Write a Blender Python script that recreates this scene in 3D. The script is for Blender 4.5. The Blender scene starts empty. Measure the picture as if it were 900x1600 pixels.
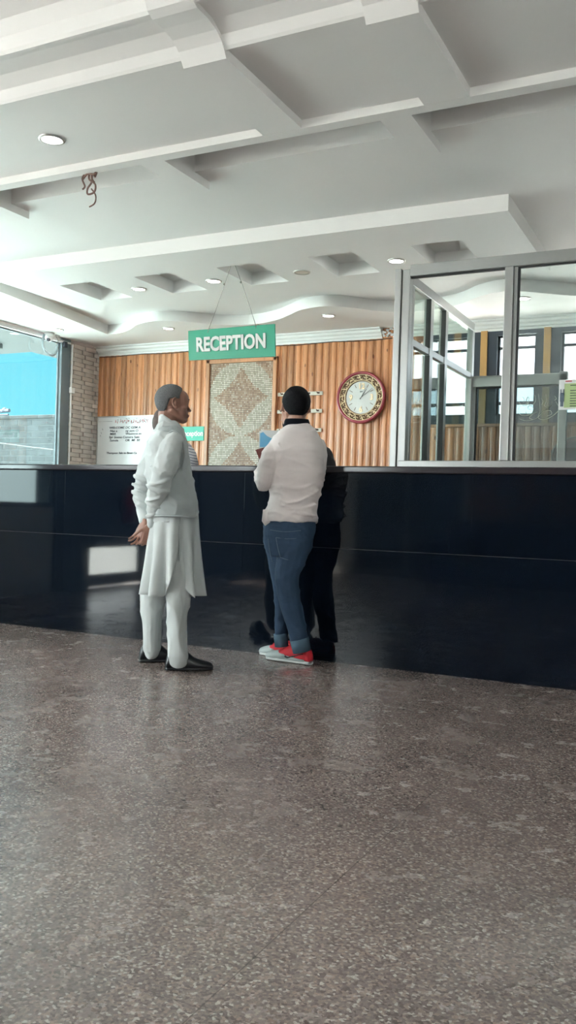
import bpy, bmesh, math, random
from mathutils import Vector, Matrix, noise
random.seed(7)
PI = math.pi
SC = bpy.context.scene
COL = SC.collection

# ------------------------------------------------------------------ camera
F_PX = 1356.5
YAW, PIT, ROL = [math.radians(a) for a in (26.745, -0.2485, 1.772)]
EYE = Vector((0, 0, 0.95))
FWD = Vector((-math.sin(YAW)*math.cos(PIT), math.cos(YAW)*math.cos(PIT), math.sin(PIT)))
_r = Vector((math.cos(YAW), math.sin(YAW), 0)); _u = _r.cross(FWD)
RGT = math.cos(ROL)*_r + math.sin(ROL)*_u
UPV = -math.sin(ROL)*_r + math.cos(ROL)*_u
cam = bpy.data.objects.new('camera', bpy.data.cameras.new('camera'))
COL.objects.link(cam); SC.camera = cam
cam.matrix_world = Matrix(((RGT.x, UPV.x, -FWD.x, EYE.x), (RGT.y, UPV.y, -FWD.y, EYE.y), (RGT.z, UPV.z, -FWD.z, EYE.z), (0, 0, 0, 1)))
cam.data.sensor_fit = 'VERTICAL'; cam.data.sensor_height = 36.0; cam.data.lens = F_PX/1600*36
cam.data.clip_start = 0.02; cam.data.clip_end = 300
def ray(x, y): return (x-450)/F_PX*RGT - (y-800)/F_PX*UPV + FWD

# ------------------------------------------------------------------ materials
def new_mat(name):
    m = bpy.data.materials.new(name); m.use_nodes = True
    nt = m.node_tree; b = nt.nodes['Principled BSDF']
    return m, nt, b
def mat(name, col, rough=.5, metal=0, spec=.5, bump=0, bscale=60, var=0, vscale=8, coat=0, sheen=0, stretch=(1, 1, 1)):
    m, nt, b = new_mat(name)
    b.inputs['Roughness'].default_value = rough; b.inputs['Metallic'].default_value = metal
    b.inputs['Specular IOR Level'].default_value = spec; b.inputs['Coat Weight'].default_value = coat
    b.inputs['Sheen Weight'].default_value = sheen
    N, L = nt.nodes.new, nt.links.new
    tc = N('ShaderNodeTexCoord'); mp = N('ShaderNodeMapping'); mp.inputs['Scale'].default_value = stretch
    L(tc.outputs['Object'], mp.inputs['Vector'])
    nz = N('ShaderNodeTexNoise'); nz.inputs['Scale'].default_value = vscale; nz.inputs['Detail'].default_value = 5
    L(mp.outputs['Vector'], nz.inputs['Vector'])
    mx = N('ShaderNodeMix'); mx.data_type = 'RGBA'
    v = max(var, .02)
    mx.inputs['A'].default_value = (*[c*(1-v) for c in col], 1); mx.inputs['B'].default_value = (*[min(1, c*(1+v)) for c in col], 1)
    L(nz.outputs['Fac'], mx.inputs['Factor']); L(mx.outputs['Result'], b.inputs['Base Color'])
    if bump:
        n2 = N('ShaderNodeTexNoise'); n2.inputs['Scale'].default_value = bscale; n2.inputs['Detail'].default_value = 4
        L(mp.outputs['Vector'], n2.inputs['Vector'])
        bp = N('ShaderNodeBump'); bp.inputs['Strength'].default_value = bump; bp.inputs['Distance'].default_value = .01
        L(n2.outputs['Fac'], bp.inputs['Height']); L(bp.outputs['Normal'], b.inputs['Normal'])
    return m
def emis(name, col, s):
    m, nt, b = new_mat(name)
    b.inputs['Base Color'].default_value = (*col, 1)
    b.inputs['Emission Color'].default_value = (*col, 1); b.inputs['Emission Strength'].default_value = s
    return m
def ramp(nt, stops):
    r = nt.nodes.new('ShaderNodeValToRGB')
    el = r.color_ramp.elements
    while len(el) < len(stops): el.new(.5)
    for e, (p, c) in zip(el, stops): e.position = p; e.color = (*c, 1)
    return r
def math_n(nt, op, a, b=None, c=None):
    n = nt.nodes.new('ShaderNodeMath'); n.operation = op
    for i, v in enumerate((a, b, c)):
        if v is None: continue
        if isinstance(v, (int, float)): n.inputs[i].default_value = v
        else: nt.links.new(v, n.inputs[i])
    return n.outputs[0]

def floor_mat():
    m, nt, b = new_mat('floor_granite'); N, L = nt.nodes.new, nt.links.new
    tc = N('ShaderNodeTexCoord')
    v1 = N('ShaderNodeTexVoronoi'); v1.voronoi_dimensions = '2D'; v1.inputs['Scale'].default_value = 160.0
    L(tc.outputs['Object'], v1.inputs['Vector'])
    sep = N('ShaderNodeSeparateColor'); L(v1.outputs['Color'], sep.inputs[0])
    r = ramp(nt, [(0, (.11, .085, .08)), (.16, (.14, .11, .105)), (.3, (.20, .158, .15)), (.62, (.235, .185, .175)), (.74, (.29, .215, .195)), (.88, (.35, .295, .27)), (.96, (.50, .455, .42))])
    L(sep.outputs[0], r.inputs['Fac'])
    v2 = N('ShaderNodeTexVoronoi'); v2.voronoi_dimensions = '2D'; v2.inputs['Scale'].default_value = 340
    L(tc.outputs['Object'], v2.inputs['Vector'])
    s2 = N('ShaderNodeSeparateColor'); L(v2.outputs['Color'], s2.inputs[0])
    r2 = ramp(nt, [(0, (.45, .42, .4)), (.5, (.9, .88, .86)), (1, (1.5, 1.45, 1.4))]); L(s2.outputs[1], r2.inputs['Fac'])
    mx = N('ShaderNodeMix'); mx.data_type = 'RGBA'; mx.blend_type = 'MULTIPLY'; mx.inputs['Factor'].default_value = .3
    L(r.outputs[0], mx.inputs['A']); L(r2.outputs[0], mx.inputs['B'])
    # large scale mottling and dust
    mpz = N('ShaderNodeMapping'); mpz.inputs['Location'].default_value = (3.3, 1.7, .37); L(tc.outputs['Object'], mpz.inputs[0])
    nz = N('ShaderNodeTexNoise'); nz.inputs['Scale'].default_value = 2.2; nz.inputs['Detail'].default_value = 7; nz.inputs['Roughness'].default_value = .65
    L(mpz.outputs[0], nz.inputs['Vector'])
    r3 = ramp(nt, [(.3, (.84, .82, .82)), (.7, (1.18, 1.17, 1.16))]); L(nz.outputs['Fac'], r3.inputs['Fac'])
    m2 = N('ShaderNodeMix'); m2.data_type = 'RGBA'; m2.blend_type = 'MULTIPLY'; m2.inputs['Factor'].default_value = 1
    L(mx.outputs['Result'], m2.inputs['A']); L(r3.outputs[0], m2.inputs['B'])
    # joints between the slabs
    sx = N('ShaderNodeSeparateXYZ'); L(tc.outputs['Object'], sx.inputs[0])
    fx = math_n(nt, 'FRACT', math_n(nt, 'DIVIDE', math_n(nt, 'ADD', sx.outputs['X'], 20*.9+.862), .9))
    fy = math_n(nt, 'FRACT', math_n(nt, 'DIVIDE', math_n(nt, 'ADD', sx.outputs['Y'], 20*1.8+.4), 1.8))
    jx = math_n(nt, 'LESS_THAN', fx, .0035); jy = math_n(nt, 'LESS_THAN', fy, .001)
    j = math_n(nt, 'MULTIPLY', math_n(nt, 'MAXIMUM', jx, jy), .6)
    m3 = N('ShaderNodeMix'); m3.data_type = 'RGBA'; L(j, m3.inputs['Factor'])
    L(m2.outputs['Result'], m3.inputs['A']); m3.inputs['B'].default_value = (.03, .024, .022, 1)
    L(m3.outputs['Result'], b.inputs['Base Color'])
    n4 = N('ShaderNodeTexNoise'); n4.inputs['Scale'].default_value = 5; n4.inputs['Detail'].default_value = 8; n4.inputs['Roughness'].default_value = .7
    L(mpz.outputs[0], n4.inputs['Vector'])
    mr = N('ShaderNodeMapRange'); mr.inputs['From Min'].default_value = .3; mr.inputs['From Max'].default_value = .7
    mr.inputs['To Min'].default_value = .17; mr.inputs['To Max'].default_value = .32
    L(n4.outputs['Fac'], mr.inputs['Value']); L(mr.outputs[0], b.inputs['Roughness'])
    b.inputs['Specular IOR Level'].default_value = .95
    return m

def wood_mat(name, base, dark, light, rough=.32, per=.0758, x0=0.0, knots=True):
    m, nt, b = new_mat(name); N, L = nt.nodes.new, nt.links.new
    tc = N('ShaderNodeTexCoord'); sx = N('ShaderNodeSeparateXYZ'); L(tc.outputs['Object'], sx.inputs[0])
    pid = math_n(nt, 'FLOOR', math_n(nt, 'DIVIDE', math_n(nt, 'SUBTRACT', sx.outputs['X'], x0), per))
    wn = N('ShaderNodeTexWhiteNoise'); wn.noise_dimensions = '1D'; L(pid, wn.inputs['W'])
    cmb = N('ShaderNodeCombineXYZ')
    L(sx.outputs['X'], cmb.inputs[0]); L(math_n(nt, 'MULTIPLY', wn.outputs['Value'], 37.), cmb.inputs[1]); L(math_n(nt, 'MULTIPLY', sx.outputs['Z'], .09), cmb.inputs[2])
    nz = N('ShaderNodeTexNoise'); nz.inputs['Scale'].default_value = 60; nz.inputs['Detail'].default_value = 5; nz.inputs['Distortion'].default_value = .6
    L(cmb.outputs[0], nz.inputs['Vector'])
    r = ramp(nt, [(.25, dark), (.45, base), (.6, base), (.8, light)]); L(nz.outputs['Fac'], r.inputs['Fac'])
    hv = N('ShaderNodeHueSaturation'); L(r.outputs[0], hv.inputs['Color'])
    L(math_n(nt, 'ADD', math_n(nt, 'MULTIPLY', wn.outputs['Value'], .5), .75), hv.inputs['Value'])
    out = hv.outputs[0]
    if knots:
        c2 = N('ShaderNodeCombineXYZ')
        L(math_n(nt, 'MULTIPLY', sx.outputs['X'], 13.2), c2.inputs[0]); L(math_n(nt, 'MULTIPLY', sx.outputs['Z'], 5.5), c2.inputs[2])
        vo = N('ShaderNodeTexVoronoi'); vo.inputs['Scale'].default_value = 1.0; L(c2.outputs[0], vo.inputs['Vector'])
        sc_ = N('ShaderNodeSeparateColor'); L(vo.outputs['Color'], sc_.inputs[0])
        k = math_n(nt, 'MULTIPLY', math_n(nt, 'LESS_THAN', vo.outputs['Distance'], .11), math_n(nt, 'GREATER_THAN', sc_.outputs[1], .62))
        mk = N('ShaderNodeMix'); mk.data_type = 'RGBA'; L(math_n(nt, 'MULTIPLY', k, .75), mk.inputs['Factor'])
        L(out, mk.inputs['A']); mk.inputs['B'].default_value = (dark[0]*.45, dark[1]*.35, dark[2]*.3, 1); out = mk.outputs['Result']
    L(out, b.inputs['Base Color']); b.inputs['Roughness'].default_value = rough
    b.inputs['Coat Weight'].default_value = .35; b.inputs['Coat Roughness'].default_value = .18
    return m

def mosaic_mat():
    m, nt, b = new_mat('mosaic_tiles'); N, L = nt.nodes.new, nt.links.new
    tc = N('ShaderNodeTexCoord'); sx = N('ShaderNodeSeparateXYZ'); L(tc.outputs['Object'], sx.inputs[0])
    T = .0185; cx, cz, R, P = 0.0, .445, .375, .75
    ix = math_n(nt, 'DIVIDE', sx.outputs['X'], T); iz = math_n(nt, 'DIVIDE', sx.outputs['Z'], T)
    fx = math_n(nt, 'FRACT', math_n(nt, 'ADD', ix, 1000)); fz = math_n(nt, 'FRACT', iz)
    X = math_n(nt, 'MULTIPLY', math_n(nt, 'ADD', math_n(nt, 'FLOOR', ix), .5), T)
    Z = math_n(nt, 'MULTIPLY', math_n(nt, 'ADD', math_n(nt, 'FLOOR', iz), .5), T)
    dx = math_n(nt, 'ABSOLUTE', math_n(nt, 'SUBTRACT', X, cx))
    # vertical repeat of the circles
    zz = math_n(nt, 'SUBTRACT', Z, cz)
    wz = math_n(nt, 'ABSOLUTE', math_n(nt, 'SUBTRACT', zz, math_n(nt, 'MULTIPLY', math_n(nt, 'ROUND', math_n(nt, 'DIVIDE', zz, P)), P)))
    d0 = math_n(nt, 'SQRT', math_n(nt, 'ADD', math_n(nt, 'POWER', dx, 2.), math_n(nt, 'POWER', wz, 2.)))
    incirc = math_n(nt, 'LESS_THAN', d0, R)
    # concave four pointed star
    ast = math_n(nt, 'ADD', math_n(nt, 'POWER', math_n(nt, 'DIVIDE', dx, .33), .78), math_n(nt, 'POWER', math_n(nt, 'DIVIDE', wz, .33), .78))
    star = math_n(nt, 'LESS_THAN', ast, 1.)
    beige = math_n(nt, 'SUBTRACT', incirc, star)
    cmb = N('ShaderNodeCombineXYZ'); L(X, cmb.inputs[0]); L(Z, cmb.inputs[2])
    wn = N('ShaderNodeTexWhiteNoise'); wn.noise_dimensions = '3D'; L(cmb.outputs[0], wn.inputs['Vector'])
    rb = ramp(nt, [(0, (.44, .37, .28)), (.5, (.56, .48, .38)), (1, (.70, .61, .51))]); L(wn.outputs['Value'], rb.inputs['Fac'])
    rr = ramp(nt, [(0, (.30, .15, .09)), (.4, (.42, .25, .16)), (.8, (.50, .33, .23)), (1, (.6, .48, .38))]); L(wn.outputs['Value'], rr.inputs['Fac'])
    mx = N('ShaderNodeMix'); mx.data_type = 'RGBA'; L(beige, mx.inputs['Factor']); L(rr.outputs[0], mx.inputs['A']); L(rb.outputs[0], mx.inputs['B'])
    g = math_n(nt, 'MAXIMUM', math_n(nt, 'LESS_THAN', fx, .2), math_n(nt, 'LESS_THAN', fz, .2))
    mg = N('ShaderNodeMix'); mg.data_type = 'RGBA'; L(g, mg.inputs['Factor']); L(mx.outputs['Result'], mg.inputs['A']); mg.inputs['B'].default_value = (.07, .045, .03, 1)
    L(mg.outputs['Result'], b.inputs['Base Color']); b.inputs['Roughness'].default_value = .35
    bp = N('ShaderNodeBump'); bp.inputs['Strength'].default_value = .5; bp.inputs['Distance'].default_value = .004; bp.invert = True
    L(g, bp.inputs['Height']); L(bp.outputs['Normal'], b.inputs['Normal'])
    return m

def brick_mat(name, a, c, mort, sx_, sz_, rough=.85):
    m, nt, b = new_mat(name); N, L = nt.nodes.new, nt.links.new
    tc = N('ShaderNodeTexCoord'); sx = N('ShaderNodeSeparateXYZ'); L(tc.outputs['Object'], sx.inputs[0])
    cb = N('ShaderNodeCombineXYZ'); L(sx.outputs['X'], cb.inputs[0]); L(sx.outputs['Z'], cb.inputs[1])
    br = N('ShaderNodeTexBrick'); L(cb.outputs[0], br.inputs['Vector'])
    br.inputs['Scale'].default_value = 1; br.inputs['Brick Width'].default_value = sx_; br.inputs['Row Height'].default_value = sz_
    br.inputs['Mortar Size'].default_value = .012; br.inputs['Mortar Smooth'].default_value = .6; br.inputs['Bias'].default_value = 0
    br.inputs['Color1'].default_value = (*a, 1); br.inputs['Color2'].default_value = (*c, 1); br.inputs['Mortar'].default_value = (*mort, 1)
    nz = N('ShaderNodeTexNoise'); nz.inputs['Scale'].default_value = 6; nz.inputs['Detail'].default_value = 6; L(tc.outputs['Object'], nz.inputs['Vector'])
    r = ramp(nt, [(.3, (.6, .6, .6)), (.7, (1.3, 1.3, 1.3))]); L(nz.outputs['Fac'], r.inputs['Fac'])
    mx = N('ShaderNodeMix'); mx.data_type = 'RGBA'; mx.blend_type = 'MULTIPLY'; mx.inputs['Factor'].default_value = 1
    L(br.outputs['Color'], mx.inputs['A']); L(r.outputs[0], mx.inputs['B']); L(mx.outputs['Result'], b.inputs['Base Color'])
    b.inputs['Roughness'].default_value = rough
    bp = N('ShaderNodeBump'); bp.inputs['Strength'].default_value = .8; bp.inputs['Distance'].default_value = .03; bp.invert = True
    L(br.outputs['Fac'], bp.inputs['Height']); L(bp.outputs['Normal'], b.inputs['Normal'])
    return m

def glass_mat(name, tint=(.93, .97, .96), dirt_haze=.0, refl=1.0):
    m = bpy.data.materials.new(name); m.use_nodes = True; nt = m.node_tree; nt.nodes.clear(); N, L = nt.nodes.new, nt.links.new
    out = N('ShaderNodeOutputMaterial'); tr = N('ShaderNodeBsdfTransparent'); tr.inputs['Color'].default_value = (*tint, 1)
    gl = N('ShaderNodeBsdfGlossy'); gl.inputs['Roughness'].default_value = .01; gl.inputs['Color'].default_value = (.95, 1, 1, 1)
    lw = N('ShaderNodeLayerWeight'); lw.inputs['Blend'].default_value = .5
    fr = math_n(nt, 'ADD', math_n(nt, 'MULTIPLY', math_n(nt, 'POWER', lw.outputs['Facing'], 5.), .92), .04)
    mx = N('ShaderNodeMixShader'); L(math_n(nt, 'MULTIPLY', fr, refl), mx.inputs[0]); L(tr.outputs[0], mx.inputs[1]); L(gl.outputs[0], mx.inputs[2])
    last = mx.outputs[0]
    if dirt_haze:
        df = N('ShaderNodeBsdfDiffuse'); df.inputs['Color'].default_value = (.75, .82, .84, 1)  # pale bluish film; on the booth front it paints in reflected haze
        tc = N('ShaderNodeTexCoord'); nz = N('ShaderNodeTexNoise'); nz.inputs['Scale'].default_value = 4; nz.inputs['Detail'].default_value = 6
        mp = N('ShaderNodeMapping'); mp.inputs['Rotation'].default_value = (0, .6, 0); mp.inputs['Scale'].default_value = (1, 1, 4)
        L(tc.outputs['Object'], mp.inputs[0]); L(mp.outputs[0], nz.inputs['Vector'])
        mr = N('ShaderNodeMapRange'); mr.inputs['From Min'].default_value = .35; mr.inputs['From Max'].default_value = .75
        mr.inputs['To Min'].default_value = dirt_haze*.4; mr.inputs['To Max'].default_value = dirt_haze*1.5; L(nz.outputs['Fac'], mr.inputs['Value'])
        m2 = N('ShaderNodeMixShader'); L(mr.outputs[0], m2.inputs[0]); L(last, m2.inputs[1]); L(df.outputs[0], m2.inputs[2]); last = m2.outputs[0]
    L(last, out.inputs[0])
    return m

def stripe_mat(name, a, c, per):
    m, nt, b = new_mat(name); N, L = nt.nodes.new, nt.links.new
    tc = N('ShaderNodeTexCoord'); sx = N('ShaderNodeSeparateXYZ'); L(tc.outputs['Object'], sx.inputs[0])
    f = math_n(nt, 'LESS_THAN', math_n(nt, 'FRACT', math_n(nt, 'DIVIDE', math_n(nt, 'ADD', math_n(nt, 'ADD', sx.outputs['Z'], 10), math_n(nt, 'MULTIPLY', sx.outputs['X'], .25)), per)), .3)
    mx = N('ShaderNodeMix'); mx.data_type = 'RGBA'; L(f, mx.inputs['Factor']); mx.inputs['A'].default_value = (*a, 1); mx.inputs['B'].default_value = (*c, 1)
    L(mx.outputs['Result'], b.inputs['Base Color']); b.inputs['Roughness'].default_value = .8
    return m

M = {}
M['ceil'] = mat('ceiling_plaster', (.80, .785, .775), .6, var=.03, vscale=1.5, bump=.05, bscale=30)
M['white'] = mat('white_paint', (.80, .80, .78), .5, var=.03)
M['floor'] = floor_mat()
M['wood'] = wood_mat('pine_boards', (.56, .235, .095), (.34, .115, .04), (.68, .34, .17))
M['woodtrim'] = wood_mat('pine_trim', (.56, .26, .12), (.40, .15, .06), (.68, .36, .2), per=3, knots=False)
M['post_wood'] = mat('yellow_wood', (.48, .27, .085), .4, var=.2, vscale=20, stretch=(1, 1, .1))
M['granite'] = mat('black_granite', (.004, .007, .013), .05, spec=.30, var=.3, vscale=300)
M['top'] = mat('dark_granite_top', (.035, .030, .036), .12, spec=.6, var=.2, vscale=200)
M['joint'] = mat('grout', (.12, .11, .10), .7)
M['alu'] = mat('aluminium', (.44, .45, .445), .34, metal=.75, var=.08, vscale=5, stretch=(1, 1, .3))
M['rubber'] = mat('black_gasket', (.02, .02, .022), .5)
M['glass'] = glass_mat('booth_glass', dirt_haze=.075)  # film set stronger here to paint the bluish reflected veil
M['glass_dark'] = glass_mat('tinted_screen_glass', (.58, .66, .68), dirt_haze=.03)
M['glass_side'] = glass_mat('side_glass', (.88, .94, .90), dirt_haze=.03, refl=1.2)
M['wglass'] = glass_mat('window_glass', (.92, .97, .98))
M['tint'] = glass_mat('tinted_window_glass', (.62, .72, .73))
M['blue'] = mat('dark_blue_paint', (.022, .035, .05), .45, var=.15)
M['greycol'] = mat('grey_painted_column', (.15, .185, .21), .55, var=.06)
M['tile'] = mat('split_stone_tile', (.64, .585, .545), .6, var=.25, vscale=9, bump=.3, bscale=90)
M['grout'] = mat('tile_grout', (.33, .29, .27), .8)
M['mosaic'] = mosaic_mat()
M['green'] = mat('green_sign', (.0, .29, .175), .35, var=.04)
M['letter'] = mat('silver_letter', (.66, .68, .66), .4)
M['teal'] = mat('teal_sign', (.06, .46, .33), .4)
M['purewhite'] = mat('white_plastic', (.85, .85, .85), .4)
M['board'] = mat('whiteboard', (.72, .72, .73), .22, var=.03, vscale=3)
M['ink'] = mat('black_marker', (.05, .05, .07), .6)
M['redink'] = mat('red_marker', (.55, .05, .08), .6)
M['metal'] = mat('wire_metal', (.3, .29, .27), .4, metal=.8)
M['brownwire'] = mat('brown_cable', (.16, .085, .07), .6)
M['darkring'] = mat('lamp_ring', (.5, .5, .48), .35, metal=.5)
M['lamp'] = emis('lamp_lens', (1, .97, .9), 6)
M['lampoff'] = mat('lamp_lens_off', (.62, .61, .56), .35)
M['cctv'] = mat('camera_shell', (.72, .72, .72), .35)
M['hose'] = mat('grey_conduit', (.30, .38, .42), .5, bump=1, bscale=200)
M['lensblk'] = mat('camera_lens', (.03, .05, .12), .1)
M['clockrim'] = mat('crimson_lacquer', (.32, .035, .055), .25, coat=.6)
M['gold'] = mat('gold_relief', (.80, .62, .40), .35, metal=.25, var=.3, vscale=40)
M['golddark'] = mat('dark_relief', (.16, .08, .04), .5)
M['clockface'] = mat('silver_dial', (.52, .54, .52), .35, metal=.1)
M['skin1'] = mat('tan_skin', (.29, .145, .105), .5, var=.12, vscale=25)
M['skin2'] = mat('warm_skin', (.42, .21, .15), .5, var=.1, vscale=25)
M['hair_grey'] = mat('grey_hair', (.12, .125, .13), .75, var=.55, vscale=160, bump=.8, bscale=260)
M['hair_black'] = mat('black_hair', (.006, .006, .008), .7, spec=.15, var=.4, vscale=120, bump=.6, bscale=220)
M['kurta'] = mat('pale_green_cotton', (.50, .535, .535), .8, var=.04, vscale=12, bump=.15, bscale=300, sheen=.1)
M['vest'] = mat('grey_green_knit', (.40, .44, .445), .85, var=.05, vscale=30, bump=.4, bscale=380, sheen=.15)
M['shoeblk'] = mat('black_leather', (.010, .012, .016), .38, coat=.15)
M['shirt'] = mat('off_white_cotton', (.76, .68, .67), .8, var=.04, vscale=14, bump=.15, bscale=300)
M['collar'] = mat('black_collar_cloth', (.008, .009, .014), .9, spec=.1)
M['jeans'] = mat('blue_denim', (.024, .055, .11), .8, var=.35, vscale=9, bump=.3, bscale=400)
M['jeanlight'] = mat('turned_denim', (.06, .11, .16), .8, var=.1)
M['stitch'] = mat('denim_stitch', (.09, .13, .18), .8)
M['red'] = mat('red_knit', (.62, .02, .035), .6, var=.1, bump=.3, bscale=300)
M['shoegrey'] = mat('light_grey_mesh', (.45, .52, .52), .6, bump=.3, bscale=300)
M['solewhite'] = mat('white_sole', (.70, .73, .72), .5)
M['blackcloth'] = mat('black_cloth', (.012, .012, .015), .85)
M['stripe'] = stripe_mat('striped_shirt', (.46, .46, .48), (.12, .13, .18), .021)
M['scarf'] = mat('brown_scarf', (.085, .05, .045), .8, var=.5, vscale=50)
M['paper'] = mat('paper', (.78, .80, .80), .6)
M['bluepaper'] = mat('blue_print', (.16, .46, .72), .6, var=.25, vscale=18)
M['maroon'] = mat('maroon_cover', (.17, .045, .04), .5)
M['noticegreen'] = mat('notice_green', (.42, .55, .27), .6)
M['steel'] = mat('strip_cream', (.68, .64, .54), .45)
M['decal'] = mat('frosted_decal', (.80, .74, .62), .7)
M['chairbrown'] = mat('brown_leatherette', (.20, .07, .045), .45)
M['piping'] = mat('pale_piping', (.55, .5, .45), .5)
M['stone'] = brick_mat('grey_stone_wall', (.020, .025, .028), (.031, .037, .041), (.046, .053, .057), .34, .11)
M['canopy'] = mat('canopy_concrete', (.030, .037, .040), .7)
M['ground'] = mat('pale_concrete_ground', (.72, .70, .67), .8, var=.1, vscale=1)
M['panelbrown'] = wood_mat('brown_panelling', (.22, .10, .05), (.14, .06, .03), (.28, .14, .08), per=.1, knots=False)
M['sofa'] = mat('black_leather_sofa', (.015, .015, .018), .35)
M['fire'] = mat('extinguisher_red', (.55, .015, .02), .3, coat=.5)
M['lightmetal'] = mat('pale_steel', (.5, .5, .5), .3, metal=.8)
M['doorblue'] = mat('door_blue_grey', (.10, .14, .18), .4)
M['tan'] = mat('tan_lip', (.40, .12, .1), .5)
M['iris'] = mat('dark_iris', (.02, .012, .01), .15)
M['eyewhite'] = mat('eye_white', (.7, .66, .62), .3)
M['leafgrn'] = mat('hedge_leaves', (.06, .12, .04), .8, var=.5, vscale=9)
M['dome'] = mat('smoked_plastic', (.08, .09, .12), .15)

# ------------------------------------------------------------------ mesh helpers
def props(o, label=None, cat=None, group=None, kind=None):
    if label: o['label'] = label
    if cat: o['category'] = cat
    if group: o['group'] = group
    if kind: o['kind'] = kind
    return o
def link(name, me, m, parent=None, smooth=False):
    if m is not None and not me.materials: me.materials.append(m)
    if smooth:
        for p in me.polygons: p.use_smooth = True
    o = bpy.data.objects.new(name, me); COL.objects.link(o)
    if parent is not None:
        o.parent = parent
        pm = parent
        off = Vector((0, 0, 0))
        while pm is not None: off += pm.location; pm = pm.parent
        me.transform(Matrix.Translation(-off))      # data was made in world space
        SHIFT[me.name] = off
    return o
SHIFT = {}
def obj(name, bm, m, parent=None, smooth=False):
    me = bpy.data.meshes.new(name)
    bmesh.ops.recalc_face_normals(bm, faces=bm.faces[:])
    bm.to_mesh(me); bm.free()
    return link(name, me, m, parent, smooth)
def empty(name, loc, label, cat, group=None, kind=None):
    o = bpy.data.objects.new(name, None); COL.objects.link(o); o.location = loc; o.empty_display_size = .1
    return props(o, label, cat, group, kind)
def struct(name, bm, m, parent=None, smooth=False):
    o = obj(name, bm, m, parent, smooth)
    if parent is None: o['kind'] = 'structure'
    return o
def NB(): return bmesh.new()
def box(bm, x0, x1, y0, y1, z0, z1, bev=0):
    vs = [bm.verts.new(p) for p in ((x0, y0, z0), (x1, y0, z0), (x1, y1, z0), (x0, y1, z0), (x0, y0, z1), (x1, y0, z1), (x1, y1, z1), (x0, y1, z1))]
    fs = [bm.faces.new([vs[i] for i in f]) for f in ((0, 3, 2, 1), (4, 5, 6, 7), (0, 1, 5, 4), (1, 2, 6, 5), (2, 3, 7, 6), (3, 0, 4, 7))]
    if bev:
        es = list({e for f in fs for e in f.edges})
        bmesh.ops.bevel(bm, geom=es, offset=bev, segments=2, affect='EDGES', profile=.5)
    return bm
def loft(bm, rings, closed=True):
    rv = [[bm.verts.new(p) for p in r] for r in rings]
    n = len(rv[0])
    for a, b in zip(rv[:-1], rv[1:]):
        for i in range(n if closed else n-1):
            j = (i+1) % n
            bm.faces.new((a[i], a[j], b[j], b[i]))
    if closed:
        bm.faces.new(list(reversed(rv[0]))); bm.faces.new(rv[-1])
    return bm
def prism(bm, pts, z0, z1):       # pts xy polygon
    a = [bm.verts.new((x, y, z0)) for x, y in pts]; b = [bm.verts.new((x, y, z1)) for x, y in pts]
    bm.faces.new(a[::-1]); bm.faces.new(b); n = len(a)
    for i in range(n): bm.faces.new((a[i], a[(i+1) % n], b[(i+1) % n], b[i]))
    return bm
def extrude_x(bm, prof, x0, x1):    # prof (y,z)
    a = [bm.verts.new((x0, y, z)) for y, z in prof]; b = [bm.verts.new((x1, y, z)) for y, z in prof]
    bm.faces.new(a[::-1]); bm.faces.new(b); n = len(a)
    for i in range(n): bm.faces.new((a[i], a[(i+1) % n], b[(i+1) % n], b[i]))
    return bm
def frame_of(d):
    d = d.normalized(); s = d.cross(Vector((0, 0, 1)))
    if s.length < .05: s = d.cross(Vector((0, 1, 0)))
    s.normalize(); return s, s.cross(d).normalized()
def tube(bm, pts, rad, seg=10, sq=1.0, side=None):
    pts = [Vector(p) for p in pts]; rings = []
    if not isinstance(rad, (list, tuple)): rad = [rad]*len(pts)
    s = None
    for i, p in enumerate(pts):
        d = (pts[min(i+1, len(pts)-1)]-pts[max(i-1, 0)]).normalized()
        if s is None: s, t = frame_of(d) if side is None else ((Vector(side)-d*d.dot(Vector(side))).normalized(), None)
        s = (s-d*s.dot(d)).normalized(); t = s.cross(d)
        rings.append([p+(s*math.cos(2*PI*k/seg)+t*sq*math.sin(2*PI*k/seg))*rad[i] for k in range(seg)])
    return loft(bm, rings)
def ell(bm, c, A, B, C_, nu=20, nv=12):
    """ellipsoid with half axis vectors A, B, C_ (C_ is the pole axis)"""
    c, A, B, C_ = Vector(c), Vector(A), Vector(B), Vector(C_)
    rings = []
    for j in range(1, nv):
        th = PI*j/nv
        rings.append([c+C_*math.cos(th)+(A*math.cos(2*PI*k/nu)+B*math.sin(2*PI*k/nu))*math.sin(th) for k in range(nu)])
    rv = [[bm.verts.new(p) for p in r] for r in rings]
    top = bm.verts.new(c+C_); bot = bm.verts.new(c-C_)
    for a, b in zip(rv[:-1], rv[1:]):
        for k in range(nu): bm.faces.new((a[k], b[k], b[(k+1) % nu], a[(k+1) % nu]))
    for k in range(nu):
        bm.faces.new((top, rv[0][k], rv[0][(k+1) % nu])); bm.faces.new((bot, rv[-1][(k+1) % nu], rv[-1][k]))
    return bm
def sphere(bm, c, r, nu=16, nv=10): return ell(bm, c, (r, 0, 0), (0, r, 0), (0, 0, r), nu, nv)
def cyl(bm, c, axis, r, h, seg=32, r2=None):
    c = Vector(c); axis = Vector(axis).normalized(); s, t = frame_of(axis); r2 = r if r2 is None else r2
    return loft(bm, [[c+(s*math.cos(2*PI*k/seg)+t*math.sin(2*PI*k/seg))*r for k in range(seg)],
                     [c+axis*h+(s*math.cos(2*PI*k/seg)+t*math.sin(2*PI*k/seg))*r2 for k in range(seg)]])
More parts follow.
